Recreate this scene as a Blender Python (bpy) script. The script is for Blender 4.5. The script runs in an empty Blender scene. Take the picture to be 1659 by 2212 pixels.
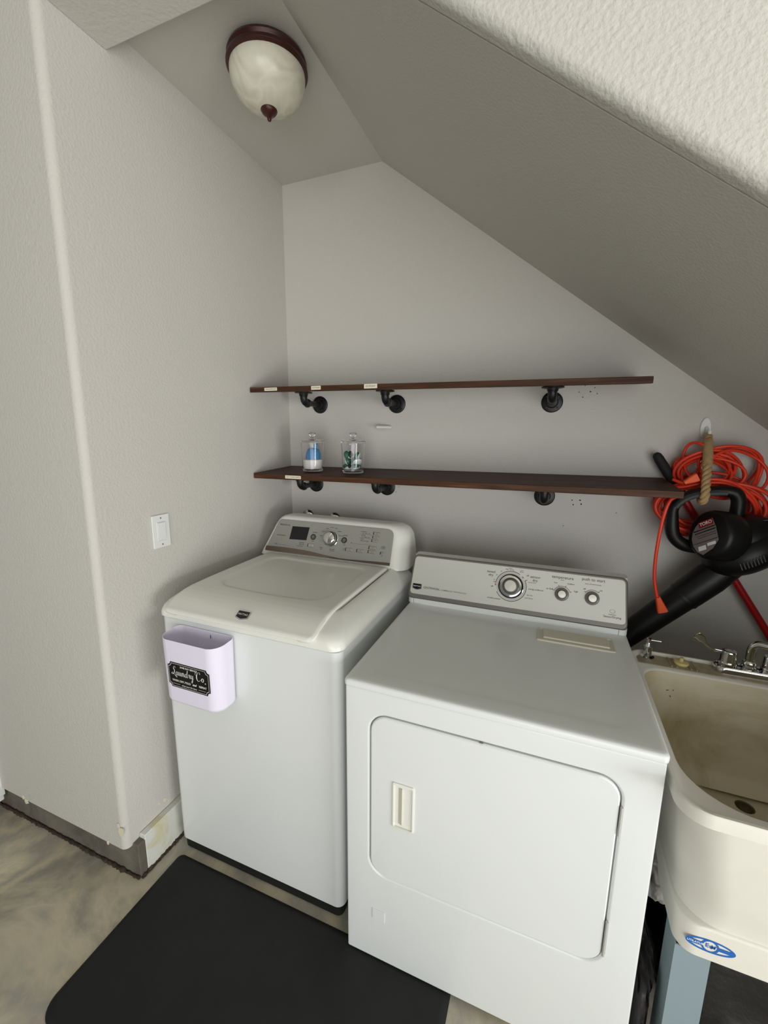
import bpy, bmesh, math, random
from mathutils import Vector, Matrix, noise as mnoise

random.seed(7)
PI = math.pi
scene = bpy.context.scene
COL = scene.collection

# ------------------------------------------------------------------ camera
YAW, PITCH, ROLL, FPX = 0.37525, -0.18324, 0.00825, 909.766
CAM = Vector((1.26365, -1.87668, 1.55174))
fw = Vector((-math.sin(YAW) * math.cos(PITCH), math.cos(YAW) * math.cos(PITCH), math.sin(PITCH)))
rt = Vector((math.cos(YAW), math.sin(YAW), 0))
up = rt.cross(fw)
rt2 = rt * math.cos(ROLL) + up * math.sin(ROLL)
up2 = up * math.cos(ROLL) - rt * math.sin(ROLL)
cd = bpy.data.cameras.new('camera')
cam = bpy.data.objects.new('camera', cd)
COL.objects.link(cam)
cam.matrix_world = Matrix(((rt2.x, up2.x, -fw.x, CAM.x), (rt2.y, up2.y, -fw.y, CAM.y),
                           (rt2.z, up2.z, -fw.z, CAM.z), (0, 0, 0, 1)))
cd.sensor_fit = 'VERTICAL'
cd.sensor_height = 36
cd.lens = 36 * FPX / 2212
cd.clip_start = 0.02
scene.camera = cam

# ------------------------------------------------------------------ light
w = bpy.data.worlds.new('garage_air')
scene.world = w
w.use_nodes = True
w.node_tree.nodes['Background'].inputs[0].default_value = (0.96, 1.0, 0.97, 1)
w.node_tree.nodes['Background'].inputs[1].default_value = 0.2


def area(name, loc, target, sx, sy, power, col):
    d = bpy.data.lights.new(name, 'AREA')
    d.shape = 'RECTANGLE'
    d.size, d.size_y, d.energy, d.color = sx, sy, power, col
    o = bpy.data.objects.new(name, d)
    COL.objects.link(o)
    o.location = loc
    o.rotation_euler = (Vector(target) - Vector(loc)).to_track_quat('-Z', 'Y').to_euler()
    return o


area('daylight_from_open_garage_door', (3.0, -5.8, 1.2), (2.4, 0.0, 1.0), 4.4, 2.3, 116, (0.98, 1.0, 0.99))
area('daylight_off_the_sunlit_driveway', (3.4, -4.2, 0.04), (3.4, -4.2, 3.0), 4.2, 3.2, 93, (1.0, 0.99, 0.965))
area('daylight_from_side_door', (4.9, -2.7, 0.7), (0.9, -0.4, 1.4), 1.8, 1.3, 86, (0.99, 1.0, 0.985))

vs = scene.view_settings
vs.view_transform = 'Standard'
vs.look = 'None'
vs.exposure = 0.0
vs.gamma = 1.0
vs.use_curve_mapping = False


# ------------------------------------------------------------------ helpers
def lin(c):
    return tuple(((v / 255) / 12.92 if v / 255 <= 0.04045 else ((v / 255 + 0.055) / 1.055) ** 2.4) for v in c)


def mat(name, col, rough=0.5, metal=0.0, spec=0.5, bump=0.0, bscale=100.0, bdist=0.002, var=0.0, vscale=6.0,
        detail=3.0, trans=0.0, ior=1.45, coat=0.0, aniso=0.0):
    m = bpy.data.materials.new(name)
    m.use_nodes = True
    nt = m.node_tree
    b = nt.nodes['Principled BSDF']
    c = tuple(lin(col)) + (1,)
    b.inputs['Base Color'].default_value = c
    b.inputs['Roughness'].default_value = rough
    b.inputs['Metallic'].default_value = metal
    b.inputs['Specular IOR Level'].default_value = spec
    b.inputs['Transmission Weight'].default_value = trans
    b.inputs['IOR'].default_value = ior
    b.inputs['Coat Weight'].default_value = coat
    tc = nt.nodes.new('ShaderNodeTexCoord')
    if bump > 0:
        n = nt.nodes.new('ShaderNodeTexNoise')
        n.inputs['Scale'].default_value = bscale
        n.inputs['Detail'].default_value = detail
        bp = nt.nodes.new('ShaderNodeBump')
        bp.inputs['Strength'].default_value = bump
        bp.inputs['Distance'].default_value = bdist
        nt.links.new(tc.outputs['Object'], n.inputs['Vector'])
        nt.links.new(n.outputs['Fac'], bp.inputs['Height'])
        nt.links.new(bp.outputs['Normal'], b.inputs['Normal'])
    if var > 0:
        n2 = nt.nodes.new('ShaderNodeTexNoise')
        n2.inputs['Scale'].default_value = vscale
        n2.inputs['Detail'].default_value = 4
        r = nt.nodes.new('ShaderNodeValToRGB')
        r.color_ramp.elements[0].position = 0.3
        r.color_ramp.elements[1].position = 0.7
        r.color_ramp.elements[0].color = tuple(v * (1 - var) for v in c[:3]) + (1,)
        r.color_ramp.elements[1].color = tuple(min(1, v * (1 + var)) for v in c[:3]) + (1,)
        nt.links.new(tc.outputs['Object'], n2.inputs['Vector'])
        nt.links.new(n2.outputs['Fac'], r.inputs['Fac'])
        nt.links.new(r.outputs['Color'], b.inputs['Base Color'])
    return m


def ramp_mat(name, stops, scale, rough=0.6, bump=0.1, bscale=40, stretch=(1, 1, 1), detail=6, distort=0.6, spec=0.5,
             nrough=0.6, bdist=0.002):
    """a noise-driven colour ramp: concrete, wood, stained plastic"""
    m = bpy.data.materials.new(name)
    m.use_nodes = True
    nt = m.node_tree
    b = nt.nodes['Principled BSDF']
    b.inputs['Roughness'].default_value = rough
    b.inputs['Specular IOR Level'].default_value = spec
    tc = nt.nodes.new('ShaderNodeTexCoord')
    mp = nt.nodes.new('ShaderNodeMapping')
    mp.inputs['Scale'].default_value = stretch
    n = nt.nodes.new('ShaderNodeTexNoise')
    n.inputs['Scale'].default_value = scale
    n.inputs['Detail'].default_value = detail
    n.inputs['Roughness'].default_value = nrough
    n.inputs['Distortion'].default_value = distort
    r = nt.nodes.new('ShaderNodeValToRGB')
    e = r.color_ramp.elements
    while len(e) < len(stops):
        e.new(0.5)
    for i, (p, c) in enumerate(stops):
        e[i].position = p
        e[i].color = tuple(lin(c)) + (1,)
    n2 = nt.nodes.new('ShaderNodeTexNoise')
    n2.inputs['Scale'].default_value = bscale
    bp = nt.nodes.new('ShaderNodeBump')
    bp.inputs['Strength'].default_value = bump
    bp.inputs['Distance'].default_value = bdist
    L = nt.links.new
    L(tc.outputs['Object'], mp.inputs['Vector'])
    L(mp.outputs['Vector'], n.inputs['Vector'])
    L(n.outputs['Fac'], r.inputs['Fac'])
    L(r.outputs['Color'], b.inputs['Base Color'])
    L(tc.outputs['Object'], n2.inputs['Vector'])
    L(n2.outputs['Fac'], bp.inputs['Height'])
    L(bp.outputs['Normal'], b.inputs['Normal'])
    return m


class MB:
    """collects shapes into one mesh"""

    def __init__(s):
        s.bm = bmesh.new()

    def _merge(s, t, mx=None):
        if mx is not None:
            bmesh.ops.transform(t, matrix=mx, verts=t.verts)
        me = bpy.data.meshes.new('tmp')
        t.to_mesh(me)
        t.free()
        s.bm.from_mesh(me)
        bpy.data.meshes.remove(me)
        return s

    def box(s, lo, hi, bevel=0.0, seg=2, mx=None):
        t = bmesh.new()
        bmesh.ops.create_cube(t, size=1)
        lo, hi = Vector(lo), Vector(hi)
        c, d = (lo + hi) / 2, hi - lo
        for v in t.verts:
            v.co = Vector((v.co.x * d.x, v.co.y * d.y, v.co.z * d.z)) + c
        if bevel > 0:
            bmesh.ops.bevel(t, geom=t.edges[:], offset=bevel, segments=seg, profile=0.5, affect='EDGES')
        return s._merge(t, mx)

    def rings(s, rings, cap0=True, cap1=True, closed=True, mx=None, loop=False):
        t = bmesh.new()
        R = [[t.verts.new(p) for p in r] for r in rings]
        n = len(R[0])
        pairs = [(R[i], R[i + 1]) for i in range(len(R) - 1)]
        if loop:
            pairs.append((R[-1], R[0]))
        for a, b in pairs:
            for j in range(n if closed else n - 1):
                k = (j + 1) % n
                try:
                    t.faces.new((a[j], a[k], b[k], b[j]))
                except ValueError:
                    pass
        if closed and not loop:
            if cap0:
                t.faces.new(list(reversed(R[0])))
            if cap1:
                t.faces.new(R[-1])
        bmesh.ops.recalc_face_normals(t, faces=t.faces)
        return s._merge(t, mx)

    def lathe(s, prof, n=32, mx=None, cap0=True, cap1=True):
        rings = [[(max(r, 1e-5) * math.cos(2 * PI * i / n), max(r, 1e-5) * math.sin(2 * PI * i / n), z) for i in range(n)] for r, z in prof]
        return s.rings(rings, cap0, cap1, mx=mx)

    def tube(s, pts, rad, n=10, closed=False, cap=True):
        pts = [Vector(p) for p in pts]
        N = len(pts)
        rad = rad if isinstance(rad, (list, tuple)) else [rad] * N
        rings = []
        prev = None
        for i in range(N):
            if closed:
                tg = pts[(i + 1) % N] - pts[i - 1]
            else:
                tg = pts[min(i + 1, N - 1)] - pts[max(i - 1, 0)]
            tg.normalize()
            if prev is None:
                a = Vector((0, 0, 1)) if abs(tg.z) < 0.9 else Vector((1, 0, 0))
                u = tg.cross(a).normalized()
            else:
                u = (prev - tg * prev.dot(tg)).normalized()
            prev = u
            v = tg.cross(u)
            rings.append([pts[i] + (u * math.cos(2 * PI * k / n) + v * math.sin(2 * PI * k / n)) * rad[i] for k in range(n)])
        if closed:
            return s.rings(rings, loop=True)
        return s.rings(rings, cap, cap)

    def prism(s, poly, z0, z1, mx=None, bevel=0.0, seg=2):
        t = bmesh.new()
        a = [t.verts.new((x, y, z0)) for x, y in poly]
        b = [t.verts.new((x, y, z1)) for x, y in poly]
        n = len(poly)
        t.faces.new(list(reversed(a)))
        t.faces.new(b)
        for i in range(n):
            j = (i + 1) % n
            t.faces.new((a[i], a[j], b[j], b[i]))
        bmesh.ops.recalc_face_normals(t, faces=t.faces)
        if bevel > 0:
            ed = [e for e in t.edges if abs(e.verts[0].co.z - e.verts[1].co.z) < 1e-7]
            bmesh.ops.bevel(t, geom=ed, offset=bevel, segments=seg, profile=0.5, affect='EDGES')
        return s._merge(t, mx)

    def sphere(s, r, mx=None, sub=3):
        t = bmesh.new()
        bmesh.ops.create_icosphere(t, subdivisions=sub, radius=r)
        return s._merge(t, mx)

    def text(s, txt, size, mx, align='CENTER', shear=0.0, space=1.0, extrude=0.0, bold=0.0):
        cu = bpy.data.curves.new('t', 'FONT')
        cu.body = txt
        cu.size = size
        cu.align_x = align
        cu.align_y = 'CENTER'
        cu.shear = shear
        cu.space_character = space
        cu.extrude = extrude
        cu.offset = bold
        cu.resolution_u = 3
        o = bpy.data.objects.new('t', cu)
        COL.objects.link(o)
        dg = bpy.context.evaluated_depsgraph_get()
        me = bpy.data.meshes.new_from_object(o.evaluated_get(dg))
        me.transform(mx)
        s.bm.from_mesh(me)
        bpy.data.objects.remove(o)
        bpy.data.curves.remove(cu)
        bpy.data.meshes.remove(me)
        return s

    def stroke(s, pts, wid, mx):
        """flat brush stroke along 2-D points with width per point"""
        P = [Vector((p[0], p[1])) for p in pts]
        t = bmesh.new()
        L, Rr = [], []
        for i, p in enumerate(P):
            d = (P[min(i + 1, len(P) - 1)] - P[max(i - 1, 0)]).normalized()
            nn = Vector((-d.y, d.x)) * wid[i] / 2
            L.append(t.verts.new((p.x + nn.x, p.y + nn.y, 0)))
            Rr.append(t.verts.new((p.x - nn.x, p.y - nn.y, 0)))
        for i in range(len(P) - 1):
            t.faces.new((L[i], Rr[i], Rr[i + 1], L[i + 1]))
        return s._merge(t, mx)

    def arc(s, r0, r1, a0, a1, mx, n=24):
        t = bmesh.new()
        vs_ = []
        for i in range(n + 1):
            a = a0 + (a1 - a0) * i / n
            vs_.append((t.verts.new((r0 * math.cos(a), r0 * math.sin(a), 0)), t.verts.new((r1 * math.cos(a), r1 * math.sin(a), 0))))
        for i in range(n):
            t.faces.new((vs_[i][0], vs_[i][1], vs_[i + 1][1], vs_[i + 1][0]))
        return s._merge(t, mx)

    def flat(s, poly, mx):
        t = bmesh.new()
        t.faces.new([t.verts.new((x, y, 0)) for x, y in poly])
        return s._merge(t, mx)


def link_mesh(name, mb, m, parent=None, smooth=35, origin=None):
    me = bpy.data.meshes.new(name)
    wn = False
    bmesh.ops.remove_doubles(mb.bm, verts=mb.bm.verts, dist=1e-6)
    mb.bm.to_mesh(me)
    mb.bm.free()
    if smooth:
        me.polygons.foreach_set('use_smooth', [True] * len(me.polygons))
        me.set_sharp_from_angle(angle=math.radians(smooth))
    wn = bool(smooth)
    me.materials.append(m)
    o = bpy.data.objects.new(name, me)
    COL.objects.link(o)
    if wn:
        md = o.modifiers.new('normals', 'WEIGHTED_NORMAL')
        md.keep_sharp = True
    if origin is not None:
        me.transform(Matrix.Translation(-Vector(origin)))
        o.location = origin
    if parent is not None:
        o.parent = parent
        if parent.type == 'EMPTY':
            o.matrix_parent_inverse = Matrix.Translation(-parent.location)
    return o


obj = link_mesh


def tag(o, label, cat, group=None):
    o['label'] = label
    o['category'] = cat
    if group:
        o['group'] = group
    return o


def thing(name, label, cat, loc=(0, 0, 0), group=None):
    o = bpy.data.objects.new(name, None)
    o.empty_display_size = 0.05
    COL.objects.link(o)
    o.location = loc
    return tag(o, label, cat, group)


def struct(name, mb, m, smooth=35):
    o = link_mesh(name, mb, m, None, smooth)
    o['kind'] = 'structure'
    return o


def dup(root, loc, label):
    r = root.copy()
    COL.objects.link(r)
    r.location = loc
    r['label'] = label
    for ch in list(root.children):
        c = ch.copy()
        COL.objects.link(c)
        c.parent = r
        for g in ch.children:
            d = g.copy()
            COL.objects.link(d)
            d.parent = c
    return r


def rrect(x0, x1, y0, y1, r, n=6, rr=None):
    """rounded rectangle outline; rr = per-corner radii (x1y1, x0y1, x0y0, x1y0)"""
    rr = rr or (r, r, r, r)
    out = []
    for (cx, cy, a0, q) in ((x1 - rr[0], y1 - rr[0], 0, rr[0]), (x0 + rr[1], y1 - rr[1], PI / 2, rr[1]),
                            (x0 + rr[2], y0 + rr[2], PI, rr[2]), (x1 - rr[3], y0 + rr[3], 1.5 * PI, rr[3])):
        for i in range(n + 1):
            a = a0 + PI / 2 * i / n
            out.append((cx + q * math.cos(a), cy + q * math.sin(a)))
    return out


def frame(o, xd, yd):
    """matrix whose local x, y run along xd, yd from origin o; z is the outward normal"""
    xd, yd = Vector(xd).normalized(), Vector(yd).normalized()
    zd = xd.cross(yd)
    return Matrix(((xd.x, yd.x, zd.x, o[0]), (xd.y, yd.y, zd.y, o[1]), (xd.z, yd.z, zd.z, o[2]), (0, 0, 0, 1)))


def spline(pts, n=8, closed=False):
    P = [Vector(p) for p in pts]
    N = len(P)
    out = []
    rng = range(N if closed else N - 1)
    for i in rng:
        if closed:
            a, b, c, d = P[i - 1], P[i], P[(i + 1) % N], P[(i + 2) % N]
        else:
            a, b, c, d = P[max(i - 1, 0)], P[i], P[i + 1], P[min(i + 2, N - 1)]
        for k in range(n):
            t = k / n
            out.append(0.5 * ((2 * b) + (c - a) * t + (2 * a - 5 * b + 4 * c - d) * t * t + (3 * b - a - 3 * c + d) * t ** 3))
    if not closed:
        out.append(P[-1])
    return out


T = Matrix.Translation
XZ = lambda o: frame(o, (1, 0, 0), (0, 0, 1))      # faces -y

# ------------------------------------------------------------------ materials
M_wall = mat('grey_wall_paint', (201, 198, 192), 0.55, bump=0.5, bscale=120, bdist=0.003, spec=0.3)
M_ceil = mat('grey_ceiling_paint', (196, 194, 187), 0.6, bump=0.35, bscale=140, bdist=0.0025, spec=0.25)
M_stucco = mat('rough_textured_paint', (198, 196, 189), 0.6, bump=0.55, bscale=105, bdist=0.005, spec=0.25, detail=3)
M_floor = ramp_mat('stained_concrete_floor',
                   [(0.30, (106, 110, 108)), (0.42, (160, 155, 142)), (0.50, (200, 189, 164)), (0.58, (166, 162, 152)), (0.70, (222, 211, 182))],
                   2.3, rough=0.5, bump=0.12, bscale=60, distort=0.5, nrough=0.6)
M_curb = ramp_mat('bare_concrete', [(0.3, (84, 78, 68)), (0.5, (108, 102, 92)), (0.7, (124, 118, 106))], 7, rough=0.85, bump=0.3, bscale=80)
M_curbdirt = ramp_mat('brown_dirt', [(0.3, (38, 32, 26)), (0.6, (66, 54, 42)), (0.75, (104, 96, 80))], 40, rough=0.95, bump=0.6, bscale=120)
M_curbwhite = ramp_mat('old_white_paint', [(0.36, (205, 200, 168)), (0.48, (214, 214, 206)), (0.7, (220, 221, 216))], 9, rough=0.6, bump=0.2, bscale=90)
M_trim = mat('white_trim_paint', (226, 228, 226), 0.4)
M_plaster = mat('bare_plaster_chip', (226, 216, 190), 0.8)
M_white = mat('white_enamel', (223, 226, 225), 0.2, spec=0.5, bump=0.03, bscale=260, bdist=0.001)
M_whitep = mat('white_plastic', (230, 230, 223), 0.2, spec=0.5)
M_creamp = mat('cream_plastic', (208, 204, 188), 0.35)
M_panel = mat('silver_panel', (156, 155, 149), 0.42, metal=0.25)
M_dpanel = mat('satin_silver_panel', (196, 195, 188), 0.4, metal=0.2)
M_greyrim = mat('grey_plastic_rim', (112, 109, 103), 0.35, metal=0.3)
M_chrome = mat('chrome', (205, 206, 204), 0.08, metal=1.0)
M_darkchrome = mat('smoked_chrome', (120, 108, 98), 0.12, metal=0.9)
M_satin = mat('brushed_steel', (196, 193, 186), 0.3, metal=0.9)
M_dull = mat('dull_hinge_steel', (196, 196, 192), 0.45, metal=0.4)
M_black = mat('black_gloss', (16, 16, 17), 0.15)
M_ink = mat('dark_ink', (52, 52, 52), 0.6)
M_inklight = mat('grey_ink', (110, 110, 106), 0.6)
M_redink = mat('red_ink', (150, 60, 55), 0.6)
M_whiteink = mat('white_ink', (235, 235, 230), 0.6)
M_blackplas = mat('black_plastic', (15, 15, 15), 0.42, spec=0.35)
M_base = mat('black_base', (18, 18, 18), 0.6)
M_mat = mat('black_foam_mat', (32, 32, 33), 0.62, bump=0.25, bscale=420, bdist=0.001, var=0.12, vscale=9, spec=0.35)
M_pipe = mat('black_iron_pipe', (30, 30, 31), 0.38, metal=0.35, bump=0.2, bscale=160)
M_wood = ramp_mat('dark_stained_wood', [(0.30, (48, 28, 16)), (0.5, (68, 41, 24)), (0.66, (88, 55, 33)), (0.8, (112, 74, 46))], 9, rough=0.55, spec=0.25, bump=0.15, bscale=70, stretch=(0.5, 6, 10), distort=0.4)
M_label = mat('cream_label_tape', (226, 218, 198), 0.5)
M_lilac = mat('lilac_white_plastic', (232, 227, 245), 0.35)
M_sink = ramp_mat('cream_sink_plastic', [(0.25, (217, 214, 204)), (0.7, (225, 223, 215))], 4, rough=0.4, bump=0.05)
M_basin = ramp_mat('stained_basin_plastic', [(0.26, (140, 124, 86)), (0.40, (176, 163, 130)), (0.55, (198, 188, 162)), (0.8, (206, 198, 176))], 4.0, rough=0.55, bump=0.12, bscale=50, distort=0.9)
M_deck = ramp_mat('grimy_deck_plastic', [(0.3, (120, 108, 82)), (0.5, (158, 148, 124)), (0.7, (182, 174, 152))], 11, rough=0.5, bump=0.1)
M_leg = mat('blue_grey_painted_steel', (134, 150, 158), 0.5)
M_blue = mat('blue_ink', (28, 98, 178), 0.5)
M_yellow = mat('yellowed_plastic', (206, 190, 130), 0.45)
M_bronze = mat('dark_bronze', (66, 32, 28), 0.35, metal=0.25, var=0.2, vscale=18)
M_orange = mat('orange_cord_vinyl', (222, 62, 36), 0.4)
M_plug = mat('orange_plug_vinyl', (228, 84, 34), 0.5)
M_red = mat('red_painted_pole', (158, 22, 26), 0.3)
M_grip = mat('black_foam_grip', (24, 24, 25), 0.75, bump=0.5, bscale=180)
M_rope = mat('tan_jute_rope', (176, 146, 104), 0.9, bump=0.6, bscale=300, var=0.15, vscale=60)
M_bag = mat('black_bag_film', (34, 32, 32), 0.42, bump=0.5, bscale=22, bdist=0.01)
M_crumple = ramp_mat('grey_printed_film', [(0.35, (60, 52, 52)), (0.5, (150, 146, 142)), (0.62, (178, 176, 172)), (0.75, (120, 70, 66))], 16, rough=0.4, bump=0.5, bscale=60, bdist=0.006)
M_glass = mat('clear_acrylic', (250, 250, 252), 0.03, trans=1.0, ior=1.33)
M_powder = mat('white_powder', (240, 238, 234), 0.9, bump=0.4, bscale=400)
M_scoop = mat('blue_scoop_plastic', (66, 140, 196), 0.3)
M_podgreen = mat('green_pod_film', (24, 104, 78), 0.2)
M_poddark = mat('dark_pod_film', (26, 40, 44), 0.25)
M_podwhite = mat('white_pod_film', (226, 236, 232), 0.3)
M_grime = mat('dark_grime', (40, 38, 32), 0.9)


def alabaster():
    m = bpy.data.materials.new('alabaster_glass')
    m.use_nodes = True
    nt = m.node_tree
    b = nt.nodes['Principled BSDF']
    b.inputs['Roughness'].default_value = 0.25
    b.inputs['Subsurface Weight'].default_value = 0.15
    b.inputs['Subsurface Radius'].default_value = (0.02, 0.02, 0.02)
    tc = nt.nodes.new('ShaderNodeTexCoord')
    n = nt.nodes.new('ShaderNodeTexNoise')
    n.inputs['Scale'].default_value = 7
    n.inputs['Detail'].default_value = 2
    n.inputs['Distortion'].default_value = 1.6
    r = nt.nodes.new('ShaderNodeValToRGB')
    e = r.color_ramp.elements
    e.new(0.5)
    for i, (p, c) in enumerate([(0.32, (192, 190, 172)), (0.5, (222, 219, 204)), (0.68, (200, 198, 180))]):
        e[i].position = p
        e[i].color = tuple(lin(c)) + (1,)
    nt.links.new(tc.outputs['Object'], n.inputs['Vector'])
    nt.links.new(n.outputs['Fac'], r.inputs['Fac'])
    nt.links.new(r.outputs['Color'], b.inputs['Base Color'])
    return m


M_alab = alabaster()

# ------------------------------------------------------------------ the setting
HC, XK, TAN = 2.687, 0.504, 0.7665          # flat ceiling height, where the stair slope starts, its slope
FY = -1.040                                  # plane of the opening
XR = 2.95                                    # right end of the nook
zs = lambda x: HC - TAN * (x - XK)

mb = MB()
mb.box((-3.2, -6.5, -0.1), (6.5, 0.15, 0))
struct('floor', mb, M_floor, 0)

mb = MB()
mb.prism([(-0.1, 0), (XR, 0), (XR, 3.1), (-0.1, 3.1)], -0.12, 0, XZ((0, 0, 0)))
struct('wall_back', mb, M_wall, 0)


def lean(mbx):
    for v in mbx.bm.verts:
        if v.co.y < -0.9:
            v.co.y += -1.071 + 0.0115 * v.co.z + 1.055
    return mbx


R = 0.022
corner = [(-3.2, -0.93), (-0.12, -0.93), (-0.12, 0.1), (0, 0.1)] + [(-R + R * math.cos(a), -1.055 + R + R * math.sin(a)) for a in [-PI / 2 * k / 8 for k in range(9)]] + [(-3.2, -1.055)]
mb = MB()                                    # left wall with its rounded outer corner and the run beyond it
mb.prism(corner, 0.128, 3.1)
struct('wall_left', lean(mb), M_wall, 40)

mb = MB()                                    # flat and sloped underside of the stairs
mb.prism([(0, HC), (XK, HC), (XR, zs(XR)), (XR, zs(XR) + 0.15), (XK + 0.06, HC + 0.15), (0, HC + 0.15)], 0, 1.0, XZ((0, 0, 0)) @ T((0, 0, 0.0)))
struct('ceiling', mb, M_ceil, 0)

HH = 2.616
xh = XK + (HC - HH) / TAN
mb = MB()                                    # dropped header over the opening
mb.box((0.0, FY + 0.001, HH), (xh - 0.03, -0.854, 3.1), 0.004, 2)
struct('trim_1', mb, mat('header_paint', (200, 198, 191), 0.6, bump=0.5, bscale=95, bdist=0.003, spec=0.25), 40)


def slope_front():
    m = MB()
    p0, p1 = (xh - 0.03, zs(xh - 0.03)), (XR, zs(XR))
    r = 0.02
    nx, nz = TAN / math.hypot(1, TAN), 1 / math.hypot(1, TAN)
    rings = []
    for (dy, dn) in [(0.035, 0.0), (r, 0.0)] + [(r - r * math.sin(a), r - r * math.cos(a)) for a in [PI / 2 * k / 6 for k in range(1, 7)]]:
        rings.append([(p0[0] + nx * dn, FY + dy, p0[1] + nz * dn), (p1[0] + nx * dn, FY + dy, p1[1] + nz * dn)])
    rings.append([(xh - 0.03, FY, 3.1), (XR, FY, 3.1)])
    rings.append([(xh - 0.03, FY + 0.035, 3.1), (XR, FY + 0.035, 3.1)])
    m.rings(rings, closed=False, loop=True)
    return m


struct('wall_front', slope_front(), M_stucco, 50)
mb = MB()
mb.box((XR, -1.04, 0), (XR + 0.12, 0.1, 3.1))
struct('wall_right', mb, M_wall, 0)
mb = MB()                                    # unseen pier right of the sink, added to block light from the right
mb.box((2.20, FY + 0.002, 0), (XR, -0.93, zs(2.20) + 0.05))
struct('wall_light_block', mb, M_stucco, 0)

# bare concrete stem wall under the drywall
mb = MB()
mb.box((-3.2, -1.045, 0), (0.026, -0.92, 0.135), 0.003, 1)
struct('baseboard_front', mb, M_curb, 0)
mb = MB()
mb.box((0.0, -1.018, 0), (0.028, -0.004, 0.15), 0.003, 1)
struct('baseboard_left', mb, M_curbwhite, 0)
mb = MB()                                    # line of dirt where curb meets floor
for (a, b, n) in (((-1.2, -1.05, 0), (0.024, -1.05, 0), 160), ((0.030, -1.045, 0), (0.030, -0.86, 0), 34)):
    a, b = Vector(a), Vector(b)
    mb.tube([a.lerp(b, i / n) + Vector((0, 0, 0.002 + 0.004 * random.random())) for i in range(n + 1)],
            [0.004 + 0.006 * mnoise.noise((i * 0.37, a.y * 9, 0)) ** 2 + 0.005 * random.random() ** 2 for i in range(n + 1)], 7)
struct('trim_2', mb, M_curbdirt, 60)
mb = MB()                                    # white door casing at the far left
mb.box((-0.90, -1.088, 0.09), (-0.712, -1.0605, 2.2), 0.003)
mb.box((-0.90, -1.096, 0.06), (-0.727, -1.0605, 2.2), 0.003)
struct('trim_3', mb, M_trim, 0)
mb = MB()                                    # chipped plaster at the corner and wall foot
for (x, z, s) in ((-0.014, 0.205, 0.019), (-0.022, 0.222, 0.009), (-0.55, 0.125, 0.014), (-0.57, 0.135, 0.008), (-0.09, 0.125, 0.007)):
    poly = [(s * random.uniform(0.5, 1.2) * math.cos(a), s * random.uniform(0.5, 1.4) * math.sin(a)) for a in [2 * PI * k / 9 for k in range(9)]]
    mb.prism(poly, 0, 0.0012, XZ((x, -1.0695, z)))
for (y, z, s) in ((-0.905, 0.185, 0.007), (-0.93, 0.19, 0.004)):
    poly = [(s * random.uniform(0.5, 1.2) * math.cos(a), s * random.uniform(0.5, 1.4) * math.sin(a)) for a in [2 * PI * k / 9 for k in range(9)]]
    mb.prism(poly, 0, 0.0012, frame((0.0, y, z), (0, 1, 0), (0, 0, 1)))
struct('trim_4', mb, M_plaster, 0)

# ------------------------------------------------------------------ ceiling light
LX, LY = 0.365, -0.60
lamp = thing('ceiling_light', 'dark bronze flush ceiling light with swirled alabaster glass bowl under the stairs', 'ceiling light', (LX, LY, HC))
mb = MB()
mb.lathe([(0.098, HC), (0.104, HC - 0.008), (0.116, HC - 0.014), (0.119, HC - 0.022), (0.114, HC - 0.030), (0.121, HC - 0.036), (0.122, HC - 0.044), (0.116, HC - 0.050), (0.10, HC - 0.050)], 48, T((LX, LY, 0)))
obj('canopy', mb, M_bronze, lamp, 50)
mb = MB()
mb.lathe([(0.112, HC - 0.046), (0.1135, HC - 0.056), (0.112, HC - 0.075), (0.105, HC - 0.095), (0.092, HC - 0.114), (0.073, HC - 0.130), (0.050, HC - 0.141), (0.026, HC - 0.147), (0.0, HC - 0.148)], 48, T((LX, LY, 0)), cap1=False)
obj('glass_bowl', mb, M_alab, lamp, 60)
mb = MB()
mb.lathe([(0.0, HC - 0.140), (0.024, HC - 0.143), (0.0255, HC - 0.149), (0.020, HC - 0.157), (0.010, HC - 0.162), (0.0055, HC - 0.166), (0.007, HC - 0.170), (0.005, HC - 0.176), (0.0, HC - 0.178)], 24, T((LX, LY, 0)), cap0=False, cap1=False)
obj('finial', mb, M_bronze, lamp, 60)

# ------------------------------------------------------------------ shelves
def shelf(label, x1, yf, tops, th, tapes):
    """tops: top z at front-left, front-right, back-right, back-left"""
    s = thing('wall_shelf', label, 'shelf', (0.004, -0.004, tops[3]))
    m = MB()
    fl, fr, br, bl = tops
    x0 = 0.004
    q = [(x0, yf, fl), (x1, yf, fr), (x1 - (0.0), -0.004, br), (x0, -0.004, bl)]
    t = bmesh.new()
    a = [t.verts.new(p) for p in q]
    b = [t.verts.new((p[0], p[1], p[2] - th)) for p in q]
    t.faces.new(a)
    t.faces.new(list(reversed(b)))
    for i in range(4):
        j = (i + 1) % 4
        t.faces.new((b[i], b[j], a[j], a[i]))
    bmesh.ops.recalc_face_normals(t, faces=t.faces)
    bmesh.ops.bevel(t, geom=t.edges[:], offset=0.0015, segments=1, affect='EDGES')
    m._merge(t)
    obj('board', m, M_wood, s, 0)
    for (xa, xb, h, txt, slant) in tapes:
        zc = fl + (fr - fl) * ((xa + xb) / 2 - x0) / (x1 - x0) - th / 2 + slant
        m = MB()
        m.prism(rrect(-(xb - xa) / 2, (xb - xa) / 2, -h / 2, h / 2, 0.0015, 2), 0.0, 0.0009, XZ(((xa + xb) / 2, yf - 0.0003, zc)))
        tp = obj('label_tape', m, M_label, s, 0)
        tp['label'] = 'cream label tape reading ' + txt
        m = MB()
        m.text(txt, 0.0075, XZ(((xa + xb) / 2, yf - 0.0016, zc)), space=1.05)
        obj('lettering', m, M_ink, tp, 0)
    return s


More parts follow.
